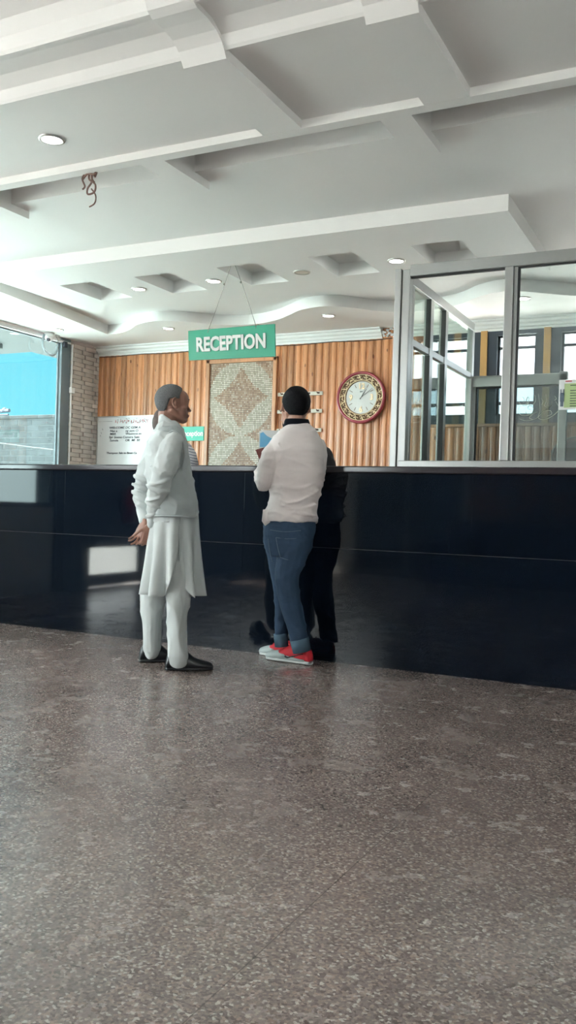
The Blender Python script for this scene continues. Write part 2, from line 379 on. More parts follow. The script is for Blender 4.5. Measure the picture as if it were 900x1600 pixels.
def lathe(bm, c, axis, prof, seg=48):   # prof (r, h); open profile closed on itself
    c = Vector(c); axis = Vector(axis).normalized(); s, t = frame_of(axis)
    rings = [[c+axis*h+(s*math.cos(2*PI*k/seg)+t*math.sin(2*PI*k/seg))*r for k in range(seg)] for r, h in prof]
    rv = [[bm.verts.new(p) for p in r] for r in rings]
    for a, b in zip(rv, rv[1:]+[rv[0]]):
        for i in range(seg): bm.faces.new((a[i], a[(i+1) % seg], b[(i+1) % seg], b[i]))
    return bm
def catmull(P, n=6):
    P = [Vector(p) for p in P]; out = []
    for i in range(len(P)-1):
        p0, p1, p2, p3 = P[max(i-1, 0)], P[i], P[i+1], P[min(i+2, len(P)-1)]
        for k in range(n):
            t = k/n
            out.append(.5*((2*p1)+(p2-p0)*t+(2*p0-5*p1+4*p2-p3)*t*t+(3*p1-p0-3*p2+p3)*t*t*t))
    out.append(P[-1]); return out
def text_mesh(body, size, bold=0, extrude=.001, sx=1.0, shear=0, align='LEFT'):
    cu = bpy.data.curves.new('txt', 'FONT'); cu.body = body; cu.size = size; cu.extrude = extrude; cu.offset = bold; cu.shear = shear
    cu.align_x = align; cu.resolution_u = 3
    o = bpy.data.objects.new('txt', cu); COL.objects.link(o)
    dg = bpy.context.evaluated_depsgraph_get(); me = bpy.data.meshes.new_from_object(o.evaluated_get(dg))
    bpy.data.objects.remove(o); me.transform(Matrix.Diagonal((sx, 1, 1, 1)))
    return me
def wall_text(name, body, size, x, y, z, m, parent, bold=0, sx=1.0, rot=0, shear=0, align='LEFT', extrude=.001):
    """lettering on a wall facing -Y; x, z is the baseline point"""
    me = text_mesh(body, size, bold, extrude, sx, shear, align)
    me.transform(Matrix.Translation((x, y, z)) @ Matrix.Rotation(rot, 4, 'Y') @ Matrix.Rotation(PI/2, 4, 'X'))
    me.materials.clear()
    return link(name, me, m, parent)
def fused(bm, voxel, smooth=4, disp=None, m=None, name='mesh', parent=None):
    """one continuous skin over all the shapes in bm"""
    me = bpy.data.meshes.new(name); bmesh.ops.recalc_face_normals(bm, faces=bm.faces[:]); bm.to_mesh(me); bm.free()
    o = bpy.data.objects.new(name, me); COL.objects.link(o)
    r = o.modifiers.new('r', 'REMESH'); r.mode = 'VOXEL'; r.voxel_size = voxel; r.use_smooth_shade = True
    if smooth:
        s = o.modifiers.new('s', 'SMOOTH'); s.factor = .6; s.iterations = smooth
    dg = bpy.context.evaluated_depsgraph_get(); dg.update()
    me2 = bpy.data.meshes.new_from_object(o.evaluated_get(dg)); bpy.data.objects.remove(o); bpy.data.meshes.remove(me)
    if disp:
        nn = [v.normal.copy() for v in me2.vertices]
        for v, n in zip(me2.vertices, nn): v.co = v.co+n*disp(v.co, n)
        me2.update()
    me2.materials.clear(); me2.name = name
    return link(name, me2, m, parent, True)

# ------------------------------------------------------------------ setting: floor, counter wall side, ceiling
YC, YW, XL, XR = 4.97, 7.60, -6.22, 3.6
YR = -2.2                       # rear wall behind the camera
ZS, ZM, ZB = 2.65, 2.745, 2.70
struct('floor', box(NB(), XL, XR, YR, YW, -.12, 0), M['floor'])

# back wall: rounded pine boards
def boards(bm, x0, x1, z0, z1, y, per=.0758, dep=.011):
    n = int(round((x1-x0)/per)); prof = []
    for i in range(n):
        a = x0+i*per; w = per*.80
        for k in range(9):
            t = k/8; prof.append((a+w*t, y-dep*(1-abs(2*t-1)**3.2)))
        prof += [(a+w+.002, y), (a+w+.005, y-.002), (a+per-.004, y-.002), (a+per-.001, y)]
    rings = [[(px_, py_, z) for px_, py_ in prof] for z in (z0, z1)]
    return loft(bm, rings, closed=False)
bm = NB(); boards(bm, XL, -2.40, 0, 2.66, YW); boards(bm, -2.40, XR, 0, 1.72, YW); box(bm, XL, XR, YW+.001, YW+.12, 0, 1.72); box(bm, XL, -2.42, YW+.001, YW+.12, 1.72, 2.75)
struct('wall_back', bm, M['wood'], smooth=False)
struct('trim_1', box(NB(), -2.42, XR, YW-.03, YW+.02, 1.72, 1.745, .004), M['woodtrim'])
# windows in the back wall
wx = [-2.37+.5425*i for i in range(5)]
bm = NB()
box(bm, -2.42, XR, YW-.012, YW+.12, 1.745, 1.82); box(bm, -2.42, XR, YW-.012, YW+.12, 2.515, 2.75)
edges = [-2.42]+[v for x in wx for v in (x, x+.335)]+[XR]
for a, b in zip(edges[::2], edges[1::2]): box(bm, a, b, YW-.012, YW+.12, 1.82, 2.515)
struct('trim_2', bm, M['blue'])
for i, x in enumerate(wx):
    fr = NB()
    for a, b, c, d in ((x, x+.335, 2.395, 2.42), (x, x+.335, 1.912, 1.94), (x, x+.018, 1.82, 2.515), (x+.317, x+.335, 1.82, 2.515), (x, x+.335, 1.82, 1.835), (x, x+.335, 2.5, 2.515)):
        box(fr, a, b, YW+.03, YW+.07, c, d)
    w = struct('window_%d' % (i+1), fr, M['alu' if i < 0 else 'blue'])
    obj('pane', box(NB(), x+.01, x+.325, YW+.047, YW+.052, 1.825, 2.51), M['wglass'], w)
for i, x in enumerate(wx[:-1]):
    struct('trim_%d' % (i+3), box(NB(), x+.40, x+.46, YW-.03, YW-.012, 1.745, 2.56, .003), M['post_wood'])
# crown moulding, broken near the glass booth
def crown(bm, x0, x1):
    p = [(YW, 2.555), (YW-.012, 2.555), (YW-.016, 2.575), (YW-.03, 2.58), (YW-.034, 2.60), (YW-.055, 2.612), (YW-.06, 2.632), (YW-.085, 2.638), (YW-.088, ZS), (YW, ZS)]
    return extrude_x(bm, p, x0, x1)
bm = crown(NB(), XL, -2.90); crown(bm, -2.76, XR); struct('trim_8', bm, M['white'])
bm = NB()
for k in range(26):
    x = -2.89+random.random()*.12; z = 2.56+random.random()*.08; r = .006+random.random()*.014
    ell(bm, (x, YW-.01-random.random()*.03, z), (r, 0, 0), (0, r*.7, 0), (0, 0, r*.6), 7, 5)
o = obj('broken_plaster', bm, M['ceil']); props(o, 'crumbled plaster lumps filling the gap in the crown moulding', 'plaster', kind='stuff')
# thin black cable under the moulding
bm = NB(); tube(bm, [(XL+.02+i*.2, YW-.013, 2.548-.006*math.sin(i*1.7)) for i in range(18)], .004, 6)
props(obj('cable', bm, M['rubber']), 'thin black cable running below the white crown moulding on the wooden wall', 'cable')

# left wall: tiled pier, grey column, facade windows
bm = NB(); box(bm, XL-.05, XL-.012, 7.12, YW+.1, 0, 2.75)
struct('wall_left', bm, M['grout'])
bm = NB(); rows = 57
for r in range(rows):
    off = 0 if r % 2 else .046
    for c in range(7):
        a = 7.14+c*.092-off; b_ = a+.086
        a = max(a, 7.14); b_ = min(b_, YW)
        if b_-a < .012: continue
        pr = .014+.010*((r+c) % 2)+random.random()*.004
        if r*.046 < .9: continue
        box(bm, XL-.02, XL-.02+pr, a, b_, r*.046+.003, r*.046+.043)
struct('trim_9', bm, M['tile'])
struct('trim_10', box(NB(), XL-.05, XL+.01, 6.985, 7.12, 0, 2.75), M['greycol'])
struct('trim_11', box(NB(), XL-.06, XL-.01, -2.2, 6.99, 2.60, 2.75), M['ceil'])
struct('trim_12', box(NB(), XL-.012, XL+.012, -2.2, 7.12, 2.602, 2.622), M['purewhite'])
# sill walls with windows above
sill = [(3.0, 6.92)]
bm = NB()
for a, b in sill: box(bm, XL-.2, XL, a, b, 0, .88)
struct('wall_left_bay', box(box(NB(), XL-.2, XL, -2.2, .2, 0, 1.55), XL-.2, XL, -2.2, .2, 2.25, 2.6), M['doorblue'])
struct('wall_left_sill', bm, M['white'])
struct('trim_13', box(NB(), XL-.25, XL+.04, 2.45, 3.0, 0, 2.75), M['greycol'])
n = 6
for a, b in ((3.0, 4.96), (4.96, 6.985), (-2.2, .2)):
    zs_ = .88 if a > 1 else 1.55  # the high rear bay window is unseen, added for light from the left rear
    fr = NB(); box(fr, XL-.055, XL-.015, a, a+.04, zs_, 2.6); box(fr, XL-.045, XL-.025, b-.012, b, zs_, 2.6)
    box(fr, XL-.055, XL-.015, a, b, zs_, zs_+.05); box(fr, XL-.045, XL-.025, a, b, 2.588, 2.6)
    w = struct('window_%d' % n, fr, M['greycol']); n += 1
    obj('pane', box(NB(), XL-.038, XL-.032, a+.03, b-.01, zs_+.04, 2.59), M['tint' if b > 1 else 'wglass'], w)
# glazed entrance door in the left wall
fr = NB()
for y in (.2, 1.3, 2.40): box(fr, XL-.13, XL-.05, y, y+.05, 0, 2.6)
box(fr, XL-.13, XL-.05, .2, 2.45, 2.12, 2.18); box(fr, XL-.13, XL-.05, .2, 2.45, 2.55, 2.6)
d = struct('door_1', fr, M['alu'])
for a in (.25, 1.35):
    lf = NB(); box(lf, XL-.11, XL-.07, a, a+.06, .01, 2.12); box(lf, XL-.11, XL-.07, a+.99, a+1.05, .01, 2.12); box(lf, XL-.11, XL-.07, a, a+1.05, .01, .14); box(lf, XL-.11, XL-.07, a, a+1.05, 2.04, 2.12)
    box(lf, XL-.105, XL-.075, a+.05, a+1.0, .44, 1.42)
    l = obj('door_leaf', lf, M['doorblue'], d)
    obj('pane', box(NB(), XL-.095, XL-.089, a+.05, a+1.0, .13, .45), M['wglass'], l)
    obj('upper_pane', box(NB(), XL-.095, XL-.089, a+.05, a+1.0, 1.41, 2.05), M['wglass'], l)  # unseen upper glass, added so more daylight reaches the men
# white conduit strip with junction clip on the pier corner
bm = NB(); tube(bm, [(XL+.022, 7.13, .0), (XL+.022, 7.13, 2.60)], .009, 8); 
box(bm, XL+.012, XL+.05, 7.11, 7.16, 2.09, 2.15, .004)
props(obj('conduit', bm, M['purewhite']), 'white vertical conduit with a small junction box between grey column and tiled pier', 'conduit')

# right and rear walls
struct('wall_right', box(NB(), XR, XR+.12, YR, YW, 0, 3.0), M['white'])
bm = NB(); box(bm, -3.3, -.65, YR-.12, YR, 0, 1.95); box(bm, -.65, XR, YR-.12, YR, 0, .6); box(bm, -.65, 2.19, YR-.12, YR, .6, 2.45); box(bm, -4.55, -.65, YR-.12, YR, 1.95, 3.0); box(bm, XL, -4.55, YR-.12, YR, 2.35, 3.0); box(bm, -.65, XR, YR-.12, YR, 2.45, 3.0); box(bm, XL, -5.0, YR-.12, YR, 0, 1.6); box(bm, -4.55, -3.3, YR-.12, YR, 1.6, 1.95)
n = 9
for a in (XL, 2.19):  # unseen windows, added to light the room from behind the camera
    fr = NB(); q = 1.67 if a == XL else 1.41; z0_, z1_ = (1.6, 2.35) if a == XL else (.6, 2.45)
    for x in (a, a+q-.04): box(fr, x, x+.04, YR-.09, YR-.03, z0_, z1_)
    box(fr, a, a+q, YR-.09, YR-.03, z0_, z0_+.04); box(fr, a, a+q, YR-.09, YR-.03, z1_-.04, z1_)
    w = struct('window_%d' % n, fr, M['alu']); n += 1
    obj('pane', box(NB(), a+.03, a+q-.03, YR-.063, YR-.057, z0_+.03, z1_-.03), M['wglass'], w)
struct('wall_rear', bm, M['white'])
struct('trim_14', box(NB(), -3.25, -.66, YR, YR+.03, 0, 1.9), M['panelbrown'])
fr = NB()
for x in (-5.0, -4.2, -3.37): box(fr, x, x+.07, YR-.08, YR+.01, 0, 1.6)
box(fr, -5.0, -3.3, YR-.08, YR+.01, 1.52, 1.6); box(fr, -5.0, -3.3, YR-.08, YR+.01, 0, .1)
d = struct('door_2', fr, M['alu'])
obj('door_panel', box(NB(), -4.94, -3.36, YR-.05, YR-.03, .1, 1.52), M['doorblue'], d)
struct('rear_yard', box(NB(), XL-.25, 40, -40, YR-.12, -.3, -.12), M['ground'])

# ceiling: main slab with cove trough, beams, dropped panel, wavy soffit
bm = NB()
box(bm, XL, XR, 3.93, YW+.1, ZM, 2.98)             # flat part
box(bm, XL, XR, 3.60, 3.93, 2.90, 2.98)            # trough top
ogee = [(3.60, 2.98), (3.60, 2.738), (2.915, 2.738), (2.905, 2.728), (2.895, 2.728), (2.885, 2.738), (2.862, 2.772), (2.80, 2.80), (2.72, 2.806), (2.69, 2.806), (2.685, 2.796), (2.672, 2.796), (2.665, 2.81), (2.655, 2.86), (2.62, 2.91), (2.54, 2.94), (YR, 2.94), (YR, 2.98)]
extrude_x(bm, ogee, XL, XR)
struct('ceiling', bm, M['ceil'])
bprof = [(3.60, 2.98), (3.60, ZB), (2.905, ZB), (2.893, 2.716), (2.868, 2.748), (2.825, 2.773), (2.76, 2.785), (2.69, 2.785), (2.655, 2.80), (2.64, 2.83), (2.60, 2.87), (2.54, 2.89), (YR, 2.89), (YR, 2.98)]
i = 15
for x in (-1.995, -1.21, -.43, .36, 1.14, 1.93, 2.71):
    struct('trim_%d' % i, extrude_x(NB(), bprof, x, x+.20), M['ceil']); i += 1
struct('trim_%d' % i, box(NB(), XL, XR, 3.578, 3.645, ZB-.001, 2.95), M['ceil']); i += 1
for x in (-5.39, -4.072, -2.752, -1.435, -.12, 1.2, 2.5):
    struct('trim_%d' % i, box(NB(), x, x+.145, 3.64, 4.085, ZB, 2.93), M['ceil']); i += 1
# dropped panel with square openings
hx = [(-4.745+.7245*k, -4.745+.7245*k+.325) for k in range(5)]
PX0, PX1, PY0, PY1, HY0, HY1 = -5.13, -1.135, 4.87, 6.17, 5.285, 5.80
bm = NB(); box(bm, PX0, PX1, PY0, HY0, ZS, ZM); box(bm, PX0, PX1, HY1, PY1, ZS, ZM)
xs = [PX0]+[v for h in hx for v in h]+[PX1]
for a, b in zip(xs[::2], xs[1::2]): box(bm, a, b, HY0, HY1, ZS, ZM)
bmesh.ops.remove_doubles(bm, verts=bm.verts[:], dist=.0001)
struct('trim_%d' % i, bm, M['ceil']); i += 1
# wavy soffit
wave = [(-5.63, 7.0), (-5.44, 6.975), (-5.24, 6.86), (-5.04, 6.705), (-4.80, 6.635), (-4.571, 6.711), (-4.415, 6.851), (-4.257, 6.98), (-3.97, 7.05), (-3.692, 6.96), (-3.499, 6.825), (-3.30, 6.67), (-3.10, 6.615), (-2.98, 6.64), (-2.854, 6.741), (-2.693, 6.92), (-2.50, 7.01), (-2.27, 7.035), (-2.05, 6.95), (-1.924, 6.865), (-1.776, 6.72), (-1.60, 6.632), (-1.44, 6.66), (-1.25, 6.81), (-1.075, 6.94), (-.8, 7.05), (-.5, 6.97), (-.2, 6.75), (.0, 6.64), (.2, 6.66), (.5, 6.9), (.8, 7.04), (1.1, 6.95), (1.5, 6.64), (1.9, 6.8), (2.4, 7.05), (3.0, 6.66), (XR, 6.7)]
wv = [(p.x, p.y) for p in catmull([(a, b, 0) for a, b in wave], 6)]
bm = NB(); W2 = [(-5.63, 7.0)]+[q for q in wv if q[0] > -5.62]
for z in (ZS,):
    tv = [(bm.verts.new((x, y, z)), bm.verts.new((x, YW, z)), bm.verts.new((x, y, ZM+.01))) for x, y in W2]
    for p_, q_ in zip(tv[:-1], tv[1:]): bm.faces.new((p_[0], q_[0], q_[1], p_[1])); bm.faces.new((p_[0], q_[0], q_[2], p_[2]))
    v = [bm.verts.new(p) for p in ((XL, YW, z), (XL, YR, z), (-5.30, YR, z), (-5.36, 5.275, z))]+[tv[0][0]]
    bm.faces.new(v+[tv[0][1]])
    u = [bm.verts.new((p.co.x, p.co.y, ZM+.01)) for p in v[2:4]]
    bm.faces.new((v[2], v[3], u[1], u[0])); bm.faces.new((v[3], v[4], tv[0][2], u[1]))
struct('trim_%d' % i, bm, M['ceil']); i += 1

# ------------------------------------------------------------------ downlights
def downlight(x, y, z, label, on=True, r=.045):
    t = empty('downlight', (x, y, z), label, 'ceiling light', 'round downlights in the ceiling')
    obj('lamp_ring', lathe(NB(), (x, y, z), (0, 0, -1), [(r*1.25, 0), (r*1.22, .006), (r*1.0, .008), (r*.93, .002), (r*.93, -.01), (r*1.25, -.001)], 28), M['darkring'], t, True)
    if on:
        l_ = bpy.data.lights.new('downlight_lamp', 'SPOT'); l_.energy = 3.0; l_.spot_size = math.radians(120); l_.spot_blend = .6; l_.shadow_soft_size = .04; l_.color = (1, .96, .88)
        lo = bpy.data.objects.new('downlight_lamp', l_); COL.objects.link(lo); lo.parent = t; lo.location = (0, 0, -.03)
    obj('lamp_lens', cyl(NB(), (x, y, z-.0005), (0, 0, -1), r*.93, .004, 28), M['lamp' if on else 'lampoff'], t)
downlight(-3.03, 3.29, 2.738, 'lit downlight nearest the viewer, alone beside the wide boxed beam', r=.052)
downlight(-4.20, 5.59, ZS, 'lit downlight between the first and second square openings from the left', r=.05)
downlight(-3.505, 5.59, ZS, 'lit downlight just left of the strings of the hanging green sign', r=.05)
downlight(-2.77, 5.60, ZS, 'unlit downlight with dull lens in the dropped panel', False, .05)
downlight(-2.043, 5.57, ZS, 'lit downlight in the dropped panel just above the corner of the glass booth', r=.05)
downlight(-4.85, 6.94, ZS, 'lit downlight in the wavy soffit left of the green sign', r=.05)
downlight(-3.16, 6.94, ZS, 'lit downlight in the wavy soffit above the wall clock', r=.05)
downlight(-1.467, 6.88, ZS, 'lit downlight in the wavy soffit seen through the booth glass', r=.05)
downlight(-5.967, 6.642, ZS, 'lit downlight in the left soffit beside the security camera', r=.05)

# hanging loose wires
bm = NB(); c = Vector((-3.08, 3.645, 2.70))
for pts in ([(-.02, 0, .02), (-.045, -.01, -.02), (-.035, 0, -.06), (-.05, 0, -.075)], [(0, 0, .02), (.0, -.01, -.03), (.035, 0, -.06), (.03, 0, -.10), (-.005, -.01, -.11), (-.015, 0, -.075), (.01, 0, -.045), (.01, 0, .0)], [(.01, 0, .02), (.02, -.01, -.03), (.03, 0, -.05)]):
    tube(bm, catmull([c+Vector(p_) for p_ in pts], 5), .005, 6)
tube(bm, catmull([c+Vector(v) for v in ((-.05, 0, -.02), (-.01, -.01, .0), (.03, -.01, -.01), (.05, -.01, .0), (.03, 0, -.02))], 4), .006, 6)
tube(bm, catmull([c+Vector(v) for v in ((.01, 0, -.08), (.04, 0, -.12), (.035, 0, -.16), (.0, 0, -.175))], 4), .004, 6)
props(obj('loose_wire', bm, M['brownwire'], smooth=True), 'tangled brown loose wires hanging out of the ceiling beam', 'wire')

# security camera with looped conduit
cx, cy = XL+.06, 6.74
t = empty('security_camera', (cx, cy, ZS), 'white dome security camera with a looped grey conduit at the window head', 'security camera')
obj('mount', lathe(NB(), (cx, cy, ZS), (0, 0, -1), [(0.001, 0), (.05, 0), (.05, .03), (.045, .045), (.001, .046)], 24), M['cctv'], t, True)
b = NB(); ell(b, (cx, cy, ZS-.05), (.042, 0, 0), (0, .042, 0), (0, 0, .04)); obj('dome', b, M['cctv'], t, True)
b = NB(); ell(b, (cx+.01, cy-.025, ZS-.075), (.022, 0, 0), (0, .02, 0), (0, 0, .02)); obj('lens', b, M['dome'], t, True)
pts = [(-.005, -.07, -.03), (-.005, -.085, -.10), (-.0, -.07, -.17), (.0, -.01, -.215), (0, .06, -.215), (0, .11, -.17), (0, .12, -.12)]
b = NB(); tube(b, catmull([Vector((cx, cy, ZS))+Vector(p) for p in pts], 6), .012, 10); obj('conduit_loop', b, M['hose'], t, True)
b = NB(); tube(b, catmull([Vector((cx, cy, ZS))+Vector(p) for p in ((0, .12, -.12), (.0, .13, -.10), (0, .10, -.09), (0, .13, -.06), (0, .09, -.005), (0, .15, -.002))], 5), .003, 6); obj('lead', b, M['metal'], t, True)
b = NB(); box(b, XL+.0, XL+.03, 7.0, 7.05, 2.555, 2.615, .004); props(obj('junction_box', b, M['dome']), 'small dark grey box clipped under the window head right of the security camera', 'junction box')

# ------------------------------------------------------------------ reception counter
CX0 = XL+.35
t = empty('reception_counter', (-1.5, YC+.3, 0), 'long reception counter faced in polished black granite', 'counter')
bm = NB(); box(bm, CX0, XR-.02, YC+.02, YC+.06, 0, 1.18); 
obj('body', bm, M['blackcloth'], t)
bm = NB()
px0 = -5.87; xsl = []
x = CX0
while x < XR-.1:
    x2 = min(x+1.52, XR-.02)
    box(bm, x+.0004, x2-.0004, YC, YC+.02, 0, .7085, .0006); box(bm, x+.0004, x2-.0004, YC, YC+.02, .7105, 1.178, .0006); x = x2
obj('granite_front', bm, M['granite'], t)
obj('joint_line', box(NB(), CX0, XR-.02, YC+.003, YC+.02, .7085, .7105), M['joint'], t)
obj('worktop', box(NB(), CX0-.02, XR-.02, YC-.025, YC+.62, 1.18, 1.222, .008), M['top'], t)
obj('back_panel', box(NB(), CX0, XR-.02, YC+.56, YC+.60, 0, 1.18), M['panelbrown'], t)

# ------------------------------------------------------------------ glass booth
YB, XS, YE = 5.10, -1.79, 6.62
t = empty('glass_booth', (XS, YB, 1.222), 'aluminium framed glass booth standing on the right half of the counter', 'glass booth')
def part(name, m, *boxes, bev=.004, p=t):
    b = NB()
    for q in boxes: box(b, *q, bev)
    return obj(name, b, M[m], p)
Z0, ZT = 1.222, 2.44
part('corner_post', 'alu', (XS-.075, XS-.035, YB-.03, YB+.04, Z0, ZT+.005), (XS-.03, XS+.02, YB-.02, YB+.04, Z0, ZT))
part('top_rail', 'alu', (XS+.02, XR-.03, YB-.025, YB+.03, 2.395, 2.465))
part('bottom_rail', 'alu', (XS-.02, XR-.03, YB-.025, YB+.03, Z0, 1.265))
pxs = [-1.19, -.35, .5, 1.35, 2.2, 3.0]
for x in pxs: part('post', 'alu', (x, x+.05, YB-.028, YB+.035, 1.265, 2.395), (x+.05, x+.072, YB-.01, YB+.03, 1.265, 2.395))
part('gasket', 'rubber', *[(x+.072, x+.084, YB-.004, YB+.012, 1.27, 2.39) for x in pxs], (XS+.02, XR-.05, YB-.004, YB+.012, 2.385, 2.395), bev=0)
ends = [XS+.02]+pxs+[XR-.04]
for a, b in zip(ends[1:-1], ends[2:]): part('front_pane', 'glass', (a+.07, b, YB+.002, YB+.008, 1.27, 2.39), bev=0)
# return side in depth
part('side_top_rail', 'alu', (XS-.02, XS+.02, YB+.04, YE, 2.355, 2.42))
part('side_bottom_rail', 'alu', (XS-.02, XS+.02, YB+.04, YE, Z0, 1.262))
part('side_middle_rail', 'alu', (XS-.018, XS+.018, YB+.04, YE, 1.985, 2.03))
for a, b in ((YB+.04, YB+.075), (5.50, 5.575), (5.84, 5.91), (YE-.06, YE)): part('side_post', 'alu', (XS-.022, XS+.022, a, b, 1.262, 2.355))
part('side_gasket', 'rubber', *[(XS-.006, XS+.026, a, a+.01, z0, z1) for a in (5.49, 5.83) for z0, z1 in ((1.27, 1.98), (2.03, 2.35))], bev=0)
for a, b in ((YB+.075, 5.50), (5.575, 5.84), (5.91, YE-.06)):
    for z0, z1 in ((1.262, 1.985), (2.03, 2.355)): part('side_pane', 'glass_side', (XS-.003, XS+.003, a, b, z0, z1), bev=0)
# lower inner screen parallel to the counter
part('screen_post', 'alu', (XS-.035, XS+.005, YE-.02, YE+.03, Z0-.2, 2.005), (XS+.006, XS+.045, YE-.015, YE+.02, Z0-.2, 1.925))
part('screen_rail', 'alu', (XS+.006, -1.07, YE-.02, YE+.03, 1.925, 2.01))
part('screen_post', 'alu', (-1.125, -1.065, YE-.02, YE+.03, .3, 2.02))
part('screen_gasket', 'rubber', (XS+.045, XS+.056, YE-.01, YE+.01, 1.02, 1.925), (XS+.045, -1.125, YE-.01, YE+.01, 1.912, 1.925), bev=0)
part('screen_pane', 'glass_dark', (XS+.05, -1.125, YE-.003, YE+.003, .9, 1.92), bev=0)
part('screen_pane', 'glass_dark', (-1.065, .4, YE-.003, YE+.003, .9, 1.95), bev=0)
for z in (1.88, 1.855, 1.83, 1.42): obj('screw', tube(NB(), [(XS+.003, YE-.018, z), (XS+.003, YE-.026, z)], .005, 8), M['rubber'], t)
# cursive decal on the screen pane
b = NB(); S = .0032; ox, oz = -1.43, 1.86
def stroke(pts, r=.007):
    # pts are in tenths of a pixel-like design unit, x right, y down
    P = [Vector((ox+x*S, YE-.006, oz-y*S)) for x, y in pts]
    tube(b, catmull(P, 5), [r*(.6+.5*math.sin(PI*k/(len(P)*5-5))) for k in range((len(P)-1)*5+1)], 6, sq=.25)
stroke([(3, 12), (8, 22), (18, 27), (27, 20), (26, 6), (22, 14), (26, 24), (35, 26), (43, 16), (41, 2)])
stroke([(12, 5), (17, 12), (15, 20)]); stroke([(49, 0), (52, 20), (54, 40), (50, 54), (58, 60), (72, 58), (88, 48), (97, 36), (93, 26), (88, 18)], .006)
stroke([(66, 2), (68, 16), (64, 28), (70, 32), (78, 28), (80, 18)]); stroke([(34, 36), (26, 34), (28, 28), (38, 32), (36, 44), (24, 50), (10, 48), (3, 38), (8, 28)], .006)
stroke([(8, 58), (24, 62), (44, 58), (58, 46), (66, 40), (78, 40), (80, 48), (70, 52)], .006); stroke([(40, 60), (30, 56), (36, 48), (48, 42)]); stroke([(20, 40), (24, 46)], .007); stroke([(86, 6), (90, 12), (86, 16)])
stroke([(56, 10), (60, 18), (57, 26)], .004)
obj('cursive_decal', b, M['decal'], t, True)
# notice taped on the glass
t2 = empty('notice', (-.8, YB-.004, 1.64), 'small green and white printed notice stuck to the booth glass', 'notice')
nx0, nx1, nz0, nz1 = -.862, -.70, 1.553, 1.722
obj('sheet', box(NB(), nx0, nx1, YB-.034, YB-.031, nz0, nz1), M['paper'], t2)
obj('green_print', box(NB(), nx0+.03, nx1-.006, YB-.0365, YB-.034, nz0+.012, nz1-.022), M['noticegreen'], t2)
b = NB()
for r in range(9):
    if r in (1, ): continue
    box(b, nx0+.062, nx0+.062+(.04+.04*((r*7) % 3)/2), YB-.039, YB-.0365, nz1-.035-r*.0145, nz1-.031-r*.0145)
obj('text_line', b, M['blue'], t2)
b = NB(); box(b, nx0+.007, nx0+.030, YB-.040, YB-.036, nz0+.045, nz0+.095, .003); box(b, nx0+.009, nx0+.013, YB-.040, YB-.036, nz0+.09, nz0+.115); box(b, nx0+.025, nx0+.029, YB-.040, YB-.036, nz0+.09, nz0+.115); box(b, nx0+.010, nx0+.026, YB-.040, YB-.036, nz0+.018, nz0+.045)
obj('dark_picture', b, M['doorblue'], t2)
b = NB(); box(b, nx0+.035, nx0+.07, YB-.039, YB-.0365, nz1-.012, nz1-.006); obj('heading', b, M['redink'], t2)
# chair in the booth
t3 = empty('office_chair', (-.95, 7.0, 0), 'brown leatherette office chair with pale piping behind the booth glass', 'chair')
b = NB(); P = []
for k in range(21):
    a = PI*k/20; P.append((-.95-.27*math.cos(a)*abs(math.cos(a))**-.25 if abs(math.cos(a)) > 1e-3 else -.95, 1.40+.17*math.sin(a)**.8 if k not in (0, 20) else 1.40))
P = [(-1.21, .62)]+P+[(-.69, .62)]
ring = lambda y, s: [(-.95+(x+.95)*s, y, 1.0+(z-1.0)*s) for x, z in P]
loft(b, [ring(6.93, .94), ring(6.945, 1), ring(6.985, 1), ring(7.0, .94)]); obj('backrest', b, M['chairbrown'], t3, False)
b = NB(); tube(b, catmull([(x, 6.942, z) for x, z in P], 2), .006, 6); obj('piping', b, M['piping'], t3, True)
b = NB(); box(b, -1.2, -.7, 6.45, 6.93, .45, .55, .03); obj('seat', b, M['chairbrown'], t3)
b = NB(); tube(b, [(-.95, 6.7, .1), (-.95, 6.7, .45)], .03, 10)
obj('pedestal', b, M['metal'], t3)
for k in range(5):
    b = NB(); a = 2*PI*k/5; e = Vector((-.95+.28*math.cos(a), 6.7+.28*math.sin(a), .055)); tube(b, [(-.95, 6.7, .11), e], [.022, .015], 8); sphere(b, e-Vector((0, 0, .027)), .028, 10, 8); obj('leg', b, M['metal'], t3)

# ------------------------------------------------------------------ things on the back wall
YF = YW-.013
# mosaic panel
t = empty('mosaic_panel', (-4.39, YF, 1.6), 'tall framed mosaic panel of beige circles and brown four pointed stars', 'wall art')
obj('mosaic', box(NB(), -4.76, -4.02, YF-.014, YF-.004, .9, 2.40), M['mosaic'], t)
b = NB()
for q in ((-4.80, -4.755, .86, 2.445), (-4.025, -3.98, .86, 2.445), (-4.80, -3.98, 2.40, 2.445), (-4.80, -3.98, .86, .905)): box(b, q[0], q[1], YF-.032, YF-.001, q[2], q[3], .008)
obj('frame', b, M['woodtrim'], t)
